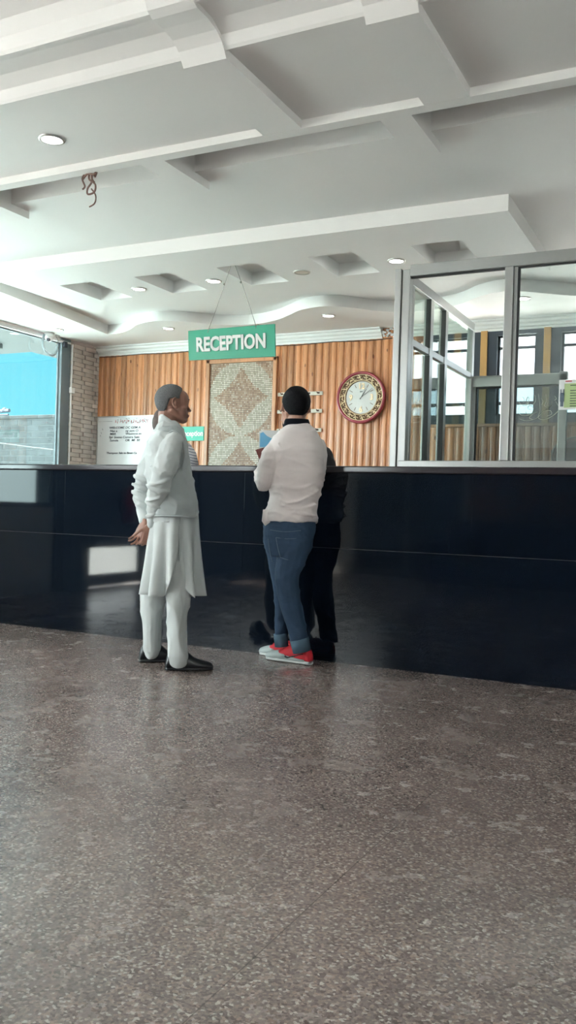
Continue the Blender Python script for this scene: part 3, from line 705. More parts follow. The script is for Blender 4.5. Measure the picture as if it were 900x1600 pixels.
# whiteboard
t = empty('whiteboard', (-5.75, YF, 1.6), 'whiteboard with handwritten lists on the wooden wall beside the tiled pier', 'whiteboard')
wb0, wb1 = -6.19, -5.30
obj('board', box(NB(), wb0, wb1, YF-.014, YF-.002, 1.36, 1.885), M['board'], t)
b = NB()
for q in ((wb0-.008, wb0+.004, 1.352, 1.893), (wb1-.004, wb1+.008, 1.352, 1.893), (wb0, wb1, 1.881, 1.893), (wb0, wb1, 1.352, 1.364)): box(b, q[0], q[1], YF-.019, YF-.001, q[2], q[3])
obj('frame', b, M['lightmetal'], t)
lines = [('WELCOME DC GEM A', -6.03, 1.755), ('Naz a     ny sem O', -6.02, 1.72), ('MBR     Wasimoe m', -6.02, 1.688), ('Syr Siomo Camera Sam', -6.03, 1.652), ('Samzia  OR  MI  BE', -6.02, 1.618)]
lines = [(w_, x+dx_, z) for s_, x, z in lines for w_, dx_ in ([(s_.split('  ')[0], 0)]+([(s_.split('  ', 1)[1].strip(), .21)] if '  ' in s_ else []))]
for s, x, z in lines:
    wall_text('handwriting', s, .034, x, YF-.0155, z, M['ink'], t, bold=.0002, sx=1.25, rot=-.0, shear=.12)
wall_text('handwriting', 'Thompson Sale to Bawn Ca', .030, -6.06, YF-.0155, 1.482, M['ink'], t, bold=.0006, sx=1.2, shear=.15)
for k in range(15):
    x = -5.94+k*.029
    obj('red_scribble', tube(NB(), catmull([(x+random.uniform(-.01, .01), YF-.0155, 1.83+random.uniform(-.018, .022)) for _ in range(4)], 3), .0022, 5), M['redink'], t)
for k in range(26):
    x = -5.92+random.random()*.40; z = 1.835+random.uniform(-.022, .03); obj('ink_mark', tube(NB(), [(x, YF-.0155, z), (x+.006, YF-.0155, z+.003)], .0028, 5), M['ink'], t)
for k in range(12):
    x = -6.18+k*.016; obj('ink_mark', tube(NB(), [(x, YF-.0155, 1.835), (x+.012, YF-.0155, 1.836)], .0015, 4), M['ink'], t)
for z in (1.72, 1.76, 1.69): obj('ink_mark', tube(NB(), [(-6.15+(z-1.7)*.4, YF-.0155, z), (-6.14+(z-1.7)*.4, YF-.0155, z-.018)], .0018, 4), M['ink'], t)
# small reception sign
t = empty('small_reception_sign', (-4.97, YF, 1.69), 'small teal sign reading Reception in white on the wooden wall', 'sign')
obj('plate', box(NB(), -5.16, -4.815, YF-.012, YF-.001, 1.618, 1.765, .002), M['teal'], t)
wall_text('lettering', 'Reception', .078, -4.822, YF-.0135, 1.668, M['purewhite'], t, bold=.0022, sx=.86, align='RIGHT')
# hook rails
for z, lb in ((2.065, 'cream hook rail on the wooden wall, topmost of three'), (1.895, 'cream hook rail on the wooden wall, middle of three'), (1.71, 'cream hook rail on the wooden wall, lowest of three')):
    t = empty('hook_rail', (-3.73, YF, z), lb, 'hook rail', 'cream hook rails beside the mosaic panel')
    obj('rail', box(NB(), -3.97, -3.485, YF-.016, YF-.001, z-.018, z+.018, .003), M['steel'], t)
    for k in range(5):
        x = -3.92+k*.098
        b = NB(); tube(b, catmull([(x, YF-.016, z+.004), (x, YF-.045, z+.002), (x, YF-.052, z+.012)], 4), .004, 6); box(b, x-.012, x+.012, YF-.02, YF-.016, z-.005, z+.010)
        obj('hook', b, M['brownwire'], t, True)
# wall clock
cc = Vector((-3.08, YF, 2.008)); t = empty('wall_clock', cc, 'round wall clock with crimson rim and carved gold ring showing past one', 'clock')
ax = Vector((0, -1, 0)); Rk = .247
obj('rim', lathe(NB(), cc, ax, [(Rk*.80, 0), (Rk*.96, 0), (Rk, .02), (Rk*.985, .045), (Rk*.94, .055), (Rk*.89, .045), (Rk*.86, .03)], 64), M['clockrim'], t, True)
obj('ring_bed', lathe(NB(), cc, ax, [(Rk*.60, .005), (Rk*.88, .005), (Rk*.88, .030), (Rk*.62, .026)], 64), M['golddark'], t, True)
b = NB()
lathe(b, cc, ax, [(Rk*.855, .028), (Rk*.885, .028), (Rk*.885, .040), (Rk*.86, .042)], 64); lathe(b, cc, ax, [(Rk*.64, .024), (Rk*.675, .024), (Rk*.672, .038), (Rk*.645, .036)], 64)
for k in range(36):
    a = 2*PI*k/36; rr = Rk*(.765+.03*(-1)**k)
    c0 = cc+Vector((math.cos(a)*rr, -.034, math.sin(a)*rr))
    pts = []
    for j in range(9):
        q = j/8*1.6*PI*(1 if k % 2 else -1)+a; r_ = .017*(1-.07*j)
        pts.append(c0+Vector((math.cos(q)*r_, 0, math.sin(q)*r_)))
    tube(b, pts, [.0062-.0004*j for j in range(9)], 6)
    if k % 3 == 0: ell(b, cc+Vector((math.cos(a+.08)*Rk*.765, -.034, math.sin(a+.08)*Rk*.765)), (.008, 0, 0), (0, .005, 0), (0, 0, .008), 8, 6)
obj('carved_ring', b, M['gold'], t, True)
obj('dial', cyl(NB(), cc+ax*.012, ax, Rk*.655, .012, 64), M['clockface'], t)
for s, dx, dz in (('12', 0, .105), ('3', .105, 0), ('6', 0, -.112), ('9', -.105, 0)):
    me = text_mesh(s, .075, .0028, .002, .9, 0, 'CENTER'); me.transform(Matrix.Translation(cc+Vector((dx, -.027, dz-.024))) @ Matrix.Rotation(PI/2, 4, 'X')); me.materials.clear(); link('numeral', me, M['gold' if s != '6' else 'gold'], t)
for k in range(12):
    if k % 3 == 0: continue
    b = NB(); a = PI/2-2*PI*k/12; u = Vector((math.cos(a), 0, math.sin(a))); tube(b, [cc+ax*.0255+u*.105, cc+ax*.0255+u*.138], .0022, 5); obj('hour_mark', b, M['golddark'], t)
for nm, deg, L_, w_ in (('minute_hand', 52, .14, .0032), ('hour_hand', 33, .095, .0045), ('second_hand', 24, .13, .0015)):
    b = NB(); a = PI/2-math.radians(deg); u = Vector((math.cos(a), 0, math.sin(a))); tube(b, [cc+ax*.030-u*.02, cc+ax*.030+u*L_*.5, cc+ax*.030+u*L_], [w_*.6, w_, w_*.5], 6, sq=.4); obj(nm, b, M['rubber'], t)
wall_text('maker_mark', 'SAT', .016, cc.x, YF-.0255, cc.z+.05, M['rubber'], t, bold=.0004, align='CENTER')

# ------------------------------------------------------------------ hanging RECEPTION sign
Y5 = 5.295
def P5(x, y): d_ = ray(x, y); return EYE+d_*(Y5/d_.y)
tl, tr, br, bl = P5(294, 517), P5(429, 506), P5(430, 557), P5(295, 563)
ctr = (tl+tr+br+bl)/4
t = empty('hanging_sign', ctr, 'green RECEPTION sign hanging on two strings from the dropped ceiling panel', 'sign')
b = NB(); loft(b, [[p+Vector((0, d, 0)) for p in (tl, tr, br, bl)] for d in (0, .012)])
obj('board', b, M['green'], t)
w_ = ((tr-tl).length+(br-bl).length)/2; dirx = (tr-tl+br-bl).normalized(); dirz = (tl-bl+tr-br).normalized()
me = text_mesh('RECEPTION', .15, .0052, .003, 1, 0, 'CENTER')
xsv = [v.co.x for v in me.vertices]; ysv = [v.co.y for v in me.vertices]
W0, H0 = max(xsv)-min(xsv), max(ysv)-min(ysv); mx_, my_ = (max(xsv)+min(xsv))/2, (max(ysv)+min(ysv))/2
sx_, sy_ = .80*w_/W0, .108/H0
for v in me.vertices:
    q = ctr+dirx*((v.co.x-mx_)*sx_)+dirz*((v.co.y-my_)*sy_+.001)
    v.co = Vector((q.x, ctr.y-.004-v.co.z, q.z))
me.materials.clear(); link('lettering', me, M['letter'], t)
top = Vector((-3.165, Y5, ZS+.004))
for p, q in ((P5(325, 517), top+Vector((-.018, 0, 0))), (P5(400, 510), top+Vector((.018, 0, 0)))):
    b = NB(); mid = p.lerp(q, .5)+Vector((.006, 0, 0)); tube(b, catmull([p, mid, q], 5), .0024, 6)
    k_ = p.lerp(q, .72); sphere(b, k_, .008, 8, 6); tube(b, [p+Vector((0, -.006, -.008)), p+Vector((0, .016, -.008)), p+Vector((.01, .01, .02))], .003, 6)
    obj('string', b, M['metal'], t, True)

# ------------------------------------------------------------------ outside
props(struct('ground', box(NB(), -60, XL-.25, -40, 60, -.3, -.12), M['ground']))
struct('rear_ground', box(NB(), XL-.25, 40, YW+.12, 60, -.3, -.12), M['ground'])
t = empty('boundary_wall', (-12, 12, 0), 'grey stone boundary wall standing outside the left window', 'wall')
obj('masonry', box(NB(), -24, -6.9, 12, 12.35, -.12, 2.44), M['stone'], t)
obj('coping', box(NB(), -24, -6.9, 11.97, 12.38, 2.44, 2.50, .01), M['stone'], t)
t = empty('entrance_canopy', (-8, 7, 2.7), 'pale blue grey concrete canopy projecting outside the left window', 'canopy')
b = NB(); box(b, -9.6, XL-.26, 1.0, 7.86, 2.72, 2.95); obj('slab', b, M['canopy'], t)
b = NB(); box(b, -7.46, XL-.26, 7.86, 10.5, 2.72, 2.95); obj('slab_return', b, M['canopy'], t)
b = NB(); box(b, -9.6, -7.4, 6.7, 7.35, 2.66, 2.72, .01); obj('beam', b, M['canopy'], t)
for x, y in ((-9.4, 1.2), (-9.4, 7.4)):
    b = NB(); box(b, x-.12, x+.12, y-.12, y+.12, -.12, 2.72); 
    if y < 3: obj('column', b, M['canopy'], t)
b = NB(); pts = []
for k in range(13):
    s = k/12; pts.append(Vector((-13+6.6*s, 10.9+.1*s, 2.05-.55*s-.10*math.sin(PI*s)+.1)))
tube(b, pts, .012, 6); props(obj('overhead_cable', b, M['rubber']), 'black cable sagging in front of the stone wall outside', 'cable')
b = NB()
q = Vector((-12.35, 12.15, 2.50)); tube(b, [q, q+Vector((0, 0, .10))], .02, 6); tube(b, [q+Vector((-.25, 0, .10)), q+Vector((.32, 0, .12))], .035, 8); tube(b, [q+Vector((-.15, 0, .04)), q+Vector((.3, 0, .04))], .02, 8); sphere(b, q+Vector((.2, 0, .13)), .05, 8, 6)
props(obj('floodlight', b, M['dome']), 'dark floodlight fitting standing on top of the stone boundary wall', 'light')

# ------------------------------------------------------------------ seen mirrored in the granite: things behind the viewer
t = empty('sofa', (-2.2, -.2, 0), 'black leather sofa against the rear wooden panelling', 'sofa')
b = NB(); box(b, -3.1, -.9, -.75, .0, .12, .42, .04); obj('seat', b, M['sofa'], t)
b = NB(); box(b, -3.1, -.9, -.95, -.70, .12, .86, .05); obj('backrest', b, M['sofa'], t)
for x in (-3.28, -.9): b = NB(); box(b, x, x+.18, -.95, .02, .12, .62, .04); obj('armrest', b, M['sofa'], t)
for x in (-3.2, -.82):
    for y in (-.88, -.06): b = NB(); tube(b, [(x, y, 0), (x, y, .13)], .025, 8); obj('leg', b, M['metal'], t)
t = empty('fire_extinguisher', (XL+.14, 2.2, .8), 'red fire extinguisher hanging beside the glazed entrance', 'fire extinguisher')
ex, ey = XL+.05, 1.78
t.location = (ex, ey, .72)
b = NB(); tube(b, [(ex, ey, .72), (ex, ey, .74), (ex, ey, 1.08), (ex, ey, 1.13), (ex, ey, 1.16)], [.07, .085, .085, .06, .03], 20); obj('cylinder', b, M['fire'], t, True)
b = NB(); box(b, ex-.12, ex-.06, ey-.02, ey+.02, .85, 1.0); obj('bracket', b, M['metal'], t)
b = NB(); box(b, ex-.02, ex+.02, ey-.03, ey+.07, 1.16, 1.20, .006); obj('valve_handle', b, M['rubber'], t)
b = NB(); tube(b, catmull([(ex, ey+.03, 1.17), (ex+.03, ey+.12, 1.10), (ex+.02, ey+.11, .95), (ex, ey+.10, .85)], 5), .012, 8); obj('hose', b, M['rubber'], t, True)

# ------------------------------------------------------------------ people
class Fig:
    """local frame of one person: U to the viewer's right, W towards the viewer, origin on the floor"""
    def __init__(s, x, y):
        s.o = Vector((x, y, 0)); s.U = Vector((math.cos(YAW), math.sin(YAW), 0)); s.W = Vector((math.sin(YAW), -math.cos(YAW), 0)); s.Z = Vector((0, 0, 1))
    def p(s, x, y, w=0.0):
        d = ray(x, y); n = s.W; k = ((s.o+n*w)-EYE).dot(n)/d.dot(n); return EYE+d*k
    def m(s, w=0.0): return -((s.o+s.W*w)-EYE).dot(s.W)/F_PX      # metres per pixel
def se(a, n):     # superellipse direction
    c, s_ = math.cos(a), math.sin(a)
    return math.copysign(abs(c)**(2/n), c), math.copysign(abs(s_)**(2/n), s_)
def trunk(bm, F, rings, n=2.4, seg=28, grow=0.0):
    R = []
    for y, xl, xr, wc, hw in rings:
        c = F.p((xl+xr)/2, y, wc); hu = (xr-xl)/2*F.m(wc)+grow; hw = hw+grow
        R.append([c+F.U*hu*se(2*PI*k/seg, n)[0]+F.W*hw*se(2*PI*k/seg, n)[1] for k in range(seg)])
    return loft(bm, R)
def limb(bm, F, pts, grow=0.0, sub=4, sq=1.0):
    P = catmull([F.p(x, y, w) for x, y, w, r in pts], sub); Rr = catmull([Vector((r*F.m(w), 0, 0)) for x, y, w, r in pts], sub)
    R = [max(.004, v.x+grow) for v in Rr]
    tube(bm, P, R, 14, sq); sphere(bm, P[0], R[0]*.98, 14, 10); sphere(bm, P[-1], R[-1]*.98, 14, 10)
def bone(bm, a, b_, ra, rb):
    tube(bm, [a, (a+b_)/2, b_], [ra, (ra+rb)/2*1.0, rb], 10); sphere(bm, a, ra, 10, 8); sphere(bm, b_, rb, 10, 8)
def hand(bm, wr, d, n, thumb=1, curl=(.5, .6, .7, .8), spread=.12, s=1.0, tc=.5):
    """palm and five fingers; d points along the hand, n out of the palm"""
    d = d.normalized(); n = (n-d*n.dot(d)).normalized(); sd = d.cross(n).normalized()*thumb
    R = []
    for t, w, h in ((-.02, .025, .020), (.0, .027, .019), (.03, .036, .017), (.06, .041, .015), (.085, .040, .013), (.098, .036, .010)):
        c = wr+d*t*s; R.append([c+(sd*w*math.cos(2*PI*k/14)+n*h*math.sin(2*PI*k/14))*s for k in range(14)])
    loft(bm, R)
    ell(bm, wr+d*.035*s+sd*.022*s+n*.008*s, sd*.018*s, n*.014*s, d*.03*s, 10, 8)
    L = ((.042, .025, .020), (.047, .029, .022), (.043, .027, .021), (.033, .020, .018))
    for i in range(4):
        off = (.030-.020*i); b0 = wr+d*(.088-.006*abs(i-1.2))*s+sd*off*s; a = curl[i]; f = spread*(1.4-i)
        q = b0; ang = 0; r = (.0088 if i < 3 else .0075)*s
        for j, l in enumerate(L[i]):
            ang += a*(.7 if j == 0 else 1.0)
            v = (d*math.cos(ang)+n*math.sin(ang)+sd*f*.6*math.cos(ang)).normalized()
            e = q+v*l*s; bone(bm, q, e, r, r*.92); q = e; r *= .93
    q = wr+d*.022*s+sd*.028*s; v = (d*.62+sd*.65+n*.25).normalized()
    for j, l in enumerate((.040, .030, .024)):
        e = q+v*l*s; bone(bm, q, e, .0105*s*(1-.08*j), .0095*s*(1-.08*j)); q = e
        v = (v+n*tc*.55-sd*.25*tc+d*.2).normalized()
class Head:
    def __init__(s, c, fwd, up, k=1.0):
        s.c = c; s.up = up.normalized(); s.f = (fwd-s.up*fwd.dot(s.up)).normalized(); s.s = s.f.cross(s.up); s.k = k   # s.s = right of the person
    def P(s, f, sd, u): return s.c+(s.f*f+s.s*sd+s.up*u)*s.k
    def e(s, bm, c, r, tilt=0, nu=20, nv=14):
        f2 = s.f*math.cos(tilt)+s.up*math.sin(tilt); u2 = s.up*math.cos(tilt)-s.f*math.sin(tilt)
        ell(bm, s.P(*c), f2*r[0]*s.k, s.s*r[1]*s.k, u2*r[2]*s.k, nu, nv)
    def face(s, bm, beard=False):
        s.e(bm, (-.018, 0, .032), (.092, .074, .084))                   # cranium
        s.e(bm, (.037, 0, .030), (.052, .062, .062))                    # forehead and brow
        s.e(bm, (.030, 0, -.045), (.050, .054, .055), .2)               # lower face
        s.e(bm, (.052, 0, -.090), (.028, .030, .020), .1)               # chin
        for q in (-1, 1):
            bone(bm, s.P(-.025, .052*q, -.035), s.P(.048, .026*q, -.086), .021*s.k, .016*s.k)   # jaw line
            s.e(bm, (.052, .036*q, -.022), (.020, .020, .018))          # cheekbone
            s.e(bm, (.073, .026*q, .025), (.014, .024, .009), -.2)      # brow ridge
            s.e(bm, (.076, .012*q, -.038), (.010, .008, .007))          # nostril wing
            # ear with rim and lobe
            E0 = s.P(-.012, .072*q, .0)
            rim = [s.P(-.004+.017*math.sin(a)*-1, (.080+.013*math.sin(a*.5))*q, .005+.030*math.cos(a)) for a in [PI*1.15*k/9-.35 for k in range(10)]]
            tube(bm, rim, .0052*s.k, 8); s.e(bm, (-.008, .079*q, .002), (.014, .006, .026)); s.e(bm, (.0, .079*q, -.026), (.009, .006, .010))
        # nose
        R = []
        for f, u, w, h in ((.080, .018, .007, .006), (.085, .0, .008, .009), (.092, -.018, .009, .011), (.097, -.030, .012, .011), (.092, -.039, .011, .006)):
            R.append([s.P(f+h*.6*math.sin(2*PI*k/10)-.006, w*math.cos(2*PI*k/10), u) for k in range(10)])
        loft(bm, R); s.e(bm, (.092, 0, -.031), (.011, .011, .010))
        s.e(bm, (.076, 0, -.060), (.010, .024, .006)); s.e(bm, (.073, 0, -.071), (.010, .021, .007))     # lips
    def eyes(s, par):
        for q in (-1, 1):
            b = NB(); s.e(b, (.0605, .030*q, .004), (.0115, .0115, .0115), 0, 12, 8); e = obj('eye', b, M['eyewhite'], par, True)
            b = NB(); s.e(b, (.0690, .030*q, .004), (.0036, .0055, .0055), 0, 10, 6); obj('iris', b, M['iris'], e, True)
            b = NB(); tube(b, [s.P(.084, .012*q, .026), s.P(.085, .027*q, .032), s.P(.072, .046*q, .027)], [.0025, .0035, .002], 6); obj('eyebrow', b, M['hair_black'], par, True)
    def hair(s, inside, m, par, thick=.008, c=(-.02, 0, .034), r=(.094, .077, .087), rough=.0015, nape=.0, name='hair'):
        bm = NB(); N1, N2 = 96, 64; rv = []
        for j in range(N2+1):
            th = PI*j/N2; row = []
            for k in range(N1):
                ph = 2*PI*k/N1; d = Vector((math.sin(th)*math.cos(ph), math.sin(th)*math.sin(ph), math.cos(th)))
                g = inside(d)                 # 1 = hair, 0 = bare
                t_ = -.010+(thick+.010)*g+rough*noise.noise(d*22)*g
                row.append(bm.verts.new(s.P(c[0]+d.x*(r[0]+t_), c[1]+d.y*(r[1]+t_), c[2]+d.z*(r[2]+t_)-nape*max(0, -d.z)*max(0, -d.x))))
            rv.append(row)
        for a, b_ in zip(rv[:-1], rv[1:]):
            for k in range(N1):
                try: bm.faces.new((a[k], b_[k], b_[(k+1) % N1], a[(k+1) % N1]))
                except ValueError: pass
        bmesh.ops.remove_doubles(bm, verts=bm.verts[:], dist=.00002)
        return obj(name, bm, m, par, True)
def sm(a, b_, x): t_ = max(0, min(1, (x-a)/(b_-a))); return t_*t_*(3-2*t_)
def folds(A, sc, stretch=(1, 1, 1), fine=.25, seed=0.):
    st = Vector(stretch)
    def rid(q): return (1-min(1, abs(noise.noise(q))*2.4))**1.6
    def f(co, n):
        q = Vector((co.x*st.x, co.y*st.y, co.z*st.z))*sc+Vector((seed, seed*2, seed*3))
        w_ = Vector((noise.noise(q*.5), noise.noise(q*.5+Vector((5, 5, 5))), 0))*.6
        return A*(rid(q+w_)-.35)+A*fine*1.4*(rid(q*2.3+w_+Vector((7, 3, 1)))-.35)
    return f
def shoe(par, heel, toe, w_, h_, m, sole_m, style='loafer'):
    d = Vector((toe.x-heel.x, toe.y-heel.y, 0)); L = d.length; d.normalize(); sd = d.cross(Vector((0, 0, 1)))
    z0 = heel.z
    if style == 'loafer': T = [(.0, .52, .45), (.03, .66, .75), (.10, .72, .98), (.22, .74, 1.0), (.34, .78, 1.02), (.42, .84, 1.12), (.48, .90, .92), (.60, .98, .66), (.74, 1.0, .52), (.88, .92, .44), (.96, .66, .36), (1.0, .34, .26)]
    else: T = [(.0, .50, .62), (.03, .66, .86), (.10, .74, 1.0), (.22, .76, .96), (.34, .80, 1.02), (.44, .86, .98), (.54, .92, .82), (.66, .98, .64), (.80, .98, .52), (.90, .84, .44), (.97, .56, .36), (1.0, .30, .26)]
    def R(lo, hi, g=1.0, flat=.5):
        out = []
        for t_, w, h in T:
            c = heel+d*(t_*L); W_ = w*w_/2*g; top = h*h_ if hi is None else hi; row = []
            for k in range(24):
                a = 2*PI*k/24; x_, y_ = se(a, 2.6)
                z = (lo+top)/2+y_*(top-lo)/2
                nar = 1.0 if hi is not None else 1-.38*max(0, y_)**1.5
                row.append(c+sd*x_*W_*nar+Vector((0, 0, z)))
            out.append(row)
        return out
    b = NB(); loft(b, R(.012, None)); s = obj('shoe', b, m, par, True)
    b = NB(); loft(b, R(0.0, .024, 1.05)); obj('sole', b, sole_m, s, True)
    return s, d, sd, L

# ---- older man in pale kurta, seen from his right side
F1 = Fig(-2.80, 4.20)
man = empty('person', F1.o, 'grey haired man in pale green kurta and grey vest, hands clasped behind his back', 'person')
hc = F1.p(272.5, 633, 0)
H1 = Head(hc, (F1.U*1.0-F1.W*.25-Vector((0, 0, .04))), Vector((0, 0, 1))-F1.U*.03, .96)
bm = NB(); H1.face(bm)
limb(bm, F1, [(262, 645, 0, 15), (261, 662, 0, 14.5), (259, 680, 0, 17)])
trunk(bm, F1, [(672, 246, 280, 0, .10), (690, 240, 284, 0, .16), (740, 236, 290, 0, .15), (800, 250, 292, 0, .10), (850, 254, 290, 0, .08)])
limb(bm, F1, [(268, 695, .16, 10), (252, 755, .17, 9), (240, 800, .09, 7), (236, 820, .06, 6.3)])
limb(bm, F1, [(248, 698, -.15, 10), (224, 766, -.15, 7), (221, 795, -.07, 5.5), (226, 814, -.01, 5.5)])
limb(bm, F1, [(274, 850, .06, 11), (278, 930, .09, 10), (276, 990, .09, 9), (276, 1014, .09, 8)])
limb(bm, F1, [(254, 850, -.06, 11), (243, 930, -.08, 10), (238, 980, -.08, 9), (238, 1002, -.08, 8)])
# near (right) hand closes over the far (left) one
wr = F1.p(236, 820, .055); hand(bm, wr, -F1.Z*.9-F1.U*.18-F1.W*.05, -F1.W*.85-F1.U*.45, thumb=-1, curl=(.6, .7, .75, .8), spread=.08, s=.94)
wl = F1.p(226, 816, -.005); hand(bm, wl, -F1.Z*.93-F1.U*.36+F1.W*.1, F1.W*.75-F1.U*.5, thumb=-1, curl=(.35, .4, .45, .3), spread=.24, s=.88, tc=.1)
fused(bm, .0042, 2, None, M['skin1'], 'body', man)
H1.eyes(man)
b = NB(); H1.e(b, (.083, 0, -.063), (.006, .021, .008)); obj('lips', b, M['tan'], man, True)
def hair1(d):     # short, receding, cut around the ear
    front = d.x
    thr = .48+.22*sm(.10, .75, max(0, d.z)); g = sm(thr+.05, thr-.05, d.x)
    if d.z < .0: g *= sm(.02, -.10, front+.1-(-d.z)*.0+(-d.z)*.35)
    ear = ((d.x-.14)**2/.030+(d.z+.40)**2/.085); g *= sm(.75, 1.15, ear) if abs(d.y) > .5 else 1
    g *= sm(-.86, -.74, d.z)
    return g
H1.hair(hair1, M['hair_grey'], man, .0045, nape=.02)
# kurta: sleeves, yoke, collar and open sided skirt
def fold1(co, n): return folds(.011, 6.5, (1, 1, .9), .3, 3.)(co, n)
bm = NB()
trunk(bm, F1, [(660, 251, 279, .0, .062), (668, 247, 284, .0, .09), (677, 242, 287, 0, .14), (687, 237, 289, 0, .185), (705, 230, 290, 0, .20), (740, 228, 294, 0, .185), (790, 236, 300, 0, .165), (815, 238, 304, 0, .165)])
near = [(271, 690, .165, 15), (265, 708, .185, 17), (258, 730, .195, 17), (251, 752, .19, 15.5), (246, 772, .165, 15.5), (243, 792, .125, 12.5), (239, 810, .08, 10), (237, 819, .062, 9)]
far = [(248, 692, -.15, 16), (240, 712, -.175, 17), (231, 738, -.18, 16), (224, 760, -.175, 14.5), (221, 778, -.14, 12.5), (222, 795, -.08, 10), (226, 812, -.02, 8.5)]
limb(bm, F1, near); limb(bm, F1, far)
# sleeve creases
for k, (x, y, w, r) in enumerate([(253, 735, .19, 17), (250, 750, .19, 16.5), (246, 762, .175, 16.5), (245, 775, .155, 16), (243, 788, .13, 13.8), (240, 800, .10, 12)]):
    pts = []
    for j in range(7):
        a = -1.5+j*.55; pts.append(F1.p(x+r*1.0*math.sin(a), y+7*math.sin(a+.7*(-1)**k)*(-1)**k, w+r*F1.m()*1.02*math.cos(a)))
    tube(bm, catmull(pts, 3), .0085, 8)
for k, (x, y, w, r) in enumerate([(226, 748, -.17, 15), (222, 760, -.16, 15), (220, 771, -.14, 13.5), (220, 783, -.11, 12), (222, 793, -.08, 11)]):
    pts = [F1.p(x+r*1.0*math.sin(a), y+5*math.sin(a+.5), w+r*F1.m()*1.0*math.cos(a)) for a in (-1.6, -1.0, -.4, .2, .8, 1.4)]
    tube(bm, catmull(pts, 3), .0085, 8)
kurta = fused(bm, .0055, 2, fold1, M['kurta'], 'kurta', man)
b = NB(); R = []
for y, g in ((655, 0), (658, .004), (670, .007)):
    xl, xr = (250, 279+(y-655)*.5); c = F1.p((xl+xr)/2, y, 0)
    R.append([c+F1.U*((xr-xl)/2*F1.m()+g)*math.cos(2*PI*k/28)+F1.W*(.062+g)*math.sin(2*PI*k/28)-F1.Z*.042*max(-.5, math.cos(2*PI*k/28)) for k in range(28)])
rv = [[b.verts.new(p) for p in r] for r in R]
for a, c2 in zip(rv[:-1], rv[1:]):
    for k in range(28): b.faces.new((a[k], a[(k+1) % 28], c2[(k+1) % 28], c2[k]))
co_ = obj('collar', b, M['kurta'], kurta, True); so = co_.modifiers.new('s', 'SOLIDIFY'); so.thickness = .005; so.offset = 1
# vest without sleeves
bm = NB()
trunk(bm, F1, [(668, 247, 286, 0, .10), (676, 243, 288.5, 0, .150), (690, 239, 291, 0, .158), (712, 236, 295.5, 0, .165), (740, 234, 300, 0, .175), (770, 234, 305, 0, .183), (792, 236, 308.5, 0, .185), (803, 238, 308.5, 0, .184), (806, 239, 307.5, 0, .181)])
vest = fused(bm, .0055, 3, folds(.009, 6, (1, 1, 1.3), .3, 9.), M['vest'], 'vest', man)
b = NB(); c = F1.p(273, 806, 0)
tube(b, [c+F1.U*(35.2*F1.m())*se(2*PI*k/40, 2.4)[0]+F1.W*.186*se(2*PI*k/40, 2.4)[1] for k in range(41)], .0055, 6); obj('hem_band', b, M['vest'], vest, True)
b = NB(); pts = [F1.p(x, y, w) for x, y, w in ((262, 679, .168), (270, 673, .175), (279, 678, .178), (285, 692, .182), (288, 712, .188), (284, 735, .19))]; tube(b, catmull(pts, 5), .005, 6); obj('armhole_trim', b, M['vest'], vest, True)
# skirt panels of the kurta
def skirt(a0, a1, hem, name, rx=37.5, cx=273):
    b = NB(); rows, cols = 26, 60; rv = []
    for i in range(rows+1):
        row = []
        for j in range(cols+1):
            u = j/cols; a = a0+(a1-a0)*u; e = min(u, 1-u)
            yb = hem(u); y = 797+(yb-797)*(i/rows); s = (y-797)/130
            fl = .010+.020*s
            wob = fl*math.sin(a*9+1.3)*(.3+s)+.005*s*math.sin(a*17+.5)
            cxp = cx-4.0*s; hu = (rx-2+6.5*s)*F1.m()+wob; hw = .160+.028*s+wob
            c = F1.p(cxp, y, 0); row.append(b.verts.new(c+F1.U*hu*math.cos(a)+F1.W*hw*math.sin(a)))
        rv.append(row)
    for p_, q_ in zip(rv[:-1], rv[1:]):
        for j in range(cols): b.faces.new((p_[j], p_[j+1], q_[j+1], q_[j]))
    o = obj(name, b, M['kurta'], kurta, True); so = o.modifiers.new('s', 'SOLIDIFY'); so.thickness = .0035; so.offset = 0
    return o
def hemb(u):    # rounded tails
    e = min(u, 1-u); return 928-(88*(1-min(1, e/.17))**2.2)-(5 if u > .5 else 0)
def hemf(u):
    e = min(u, 1-u); return 929-(70*(1-min(1, e/.22))**2.2)
skirt(math.radians(68.5), math.radians(290), hemb, 'back_skirt_panel')
skirt(math.radians(-68), math.radians(68), hemf, 'front_skirt_panel')
# shalwar
bm = NB()
trunk(bm, F1, [(800, 248, 300, 0, .11), (830, 248, 302, 0, .12), (862, 246, 302, 0, .13), (880, 246, 298, 0, .14)])
limb(bm, F1, [(277, 850, .05, 21), (279, 890, .08, 22), (278, 930, .09, 20.5), (276, 965, .09, 17.5), (277, 1000, .09, 16.5), (278, 1024, .09, 16.2), (278, 1030, .09, 13)])
limb(bm, F1, [(256, 850, -.085, 25), (248, 890, -.085, 22.5), (240, 930, -.085, 19), (238, 965, -.085, 16.8), (238, 1010, -.085, 15.5), (238, 1019, -.085, 13)])
fused(bm, .006, 3, folds(.016, 6.5, (1, 1, .4), .3, 5.), M['kurta'], 'trousers', man)
onf = lambda x, y: (lambda d_: EYE+d_*(-EYE.z/d_.z))(ray(x, y))
h0, t0 = onf(258, 1047), onf(332, 1046)
s_, d_, sd_, L_ = shoe(man, h0, t0, .100, .108, M['shoeblk'], M['shoeblk'])
h1 = onf(217, 1034); s_, d_, sd_, L_ = shoe(man, h1, h1+(t0-h0), .100, .108, M['shoeblk'], M['shoeblk'])

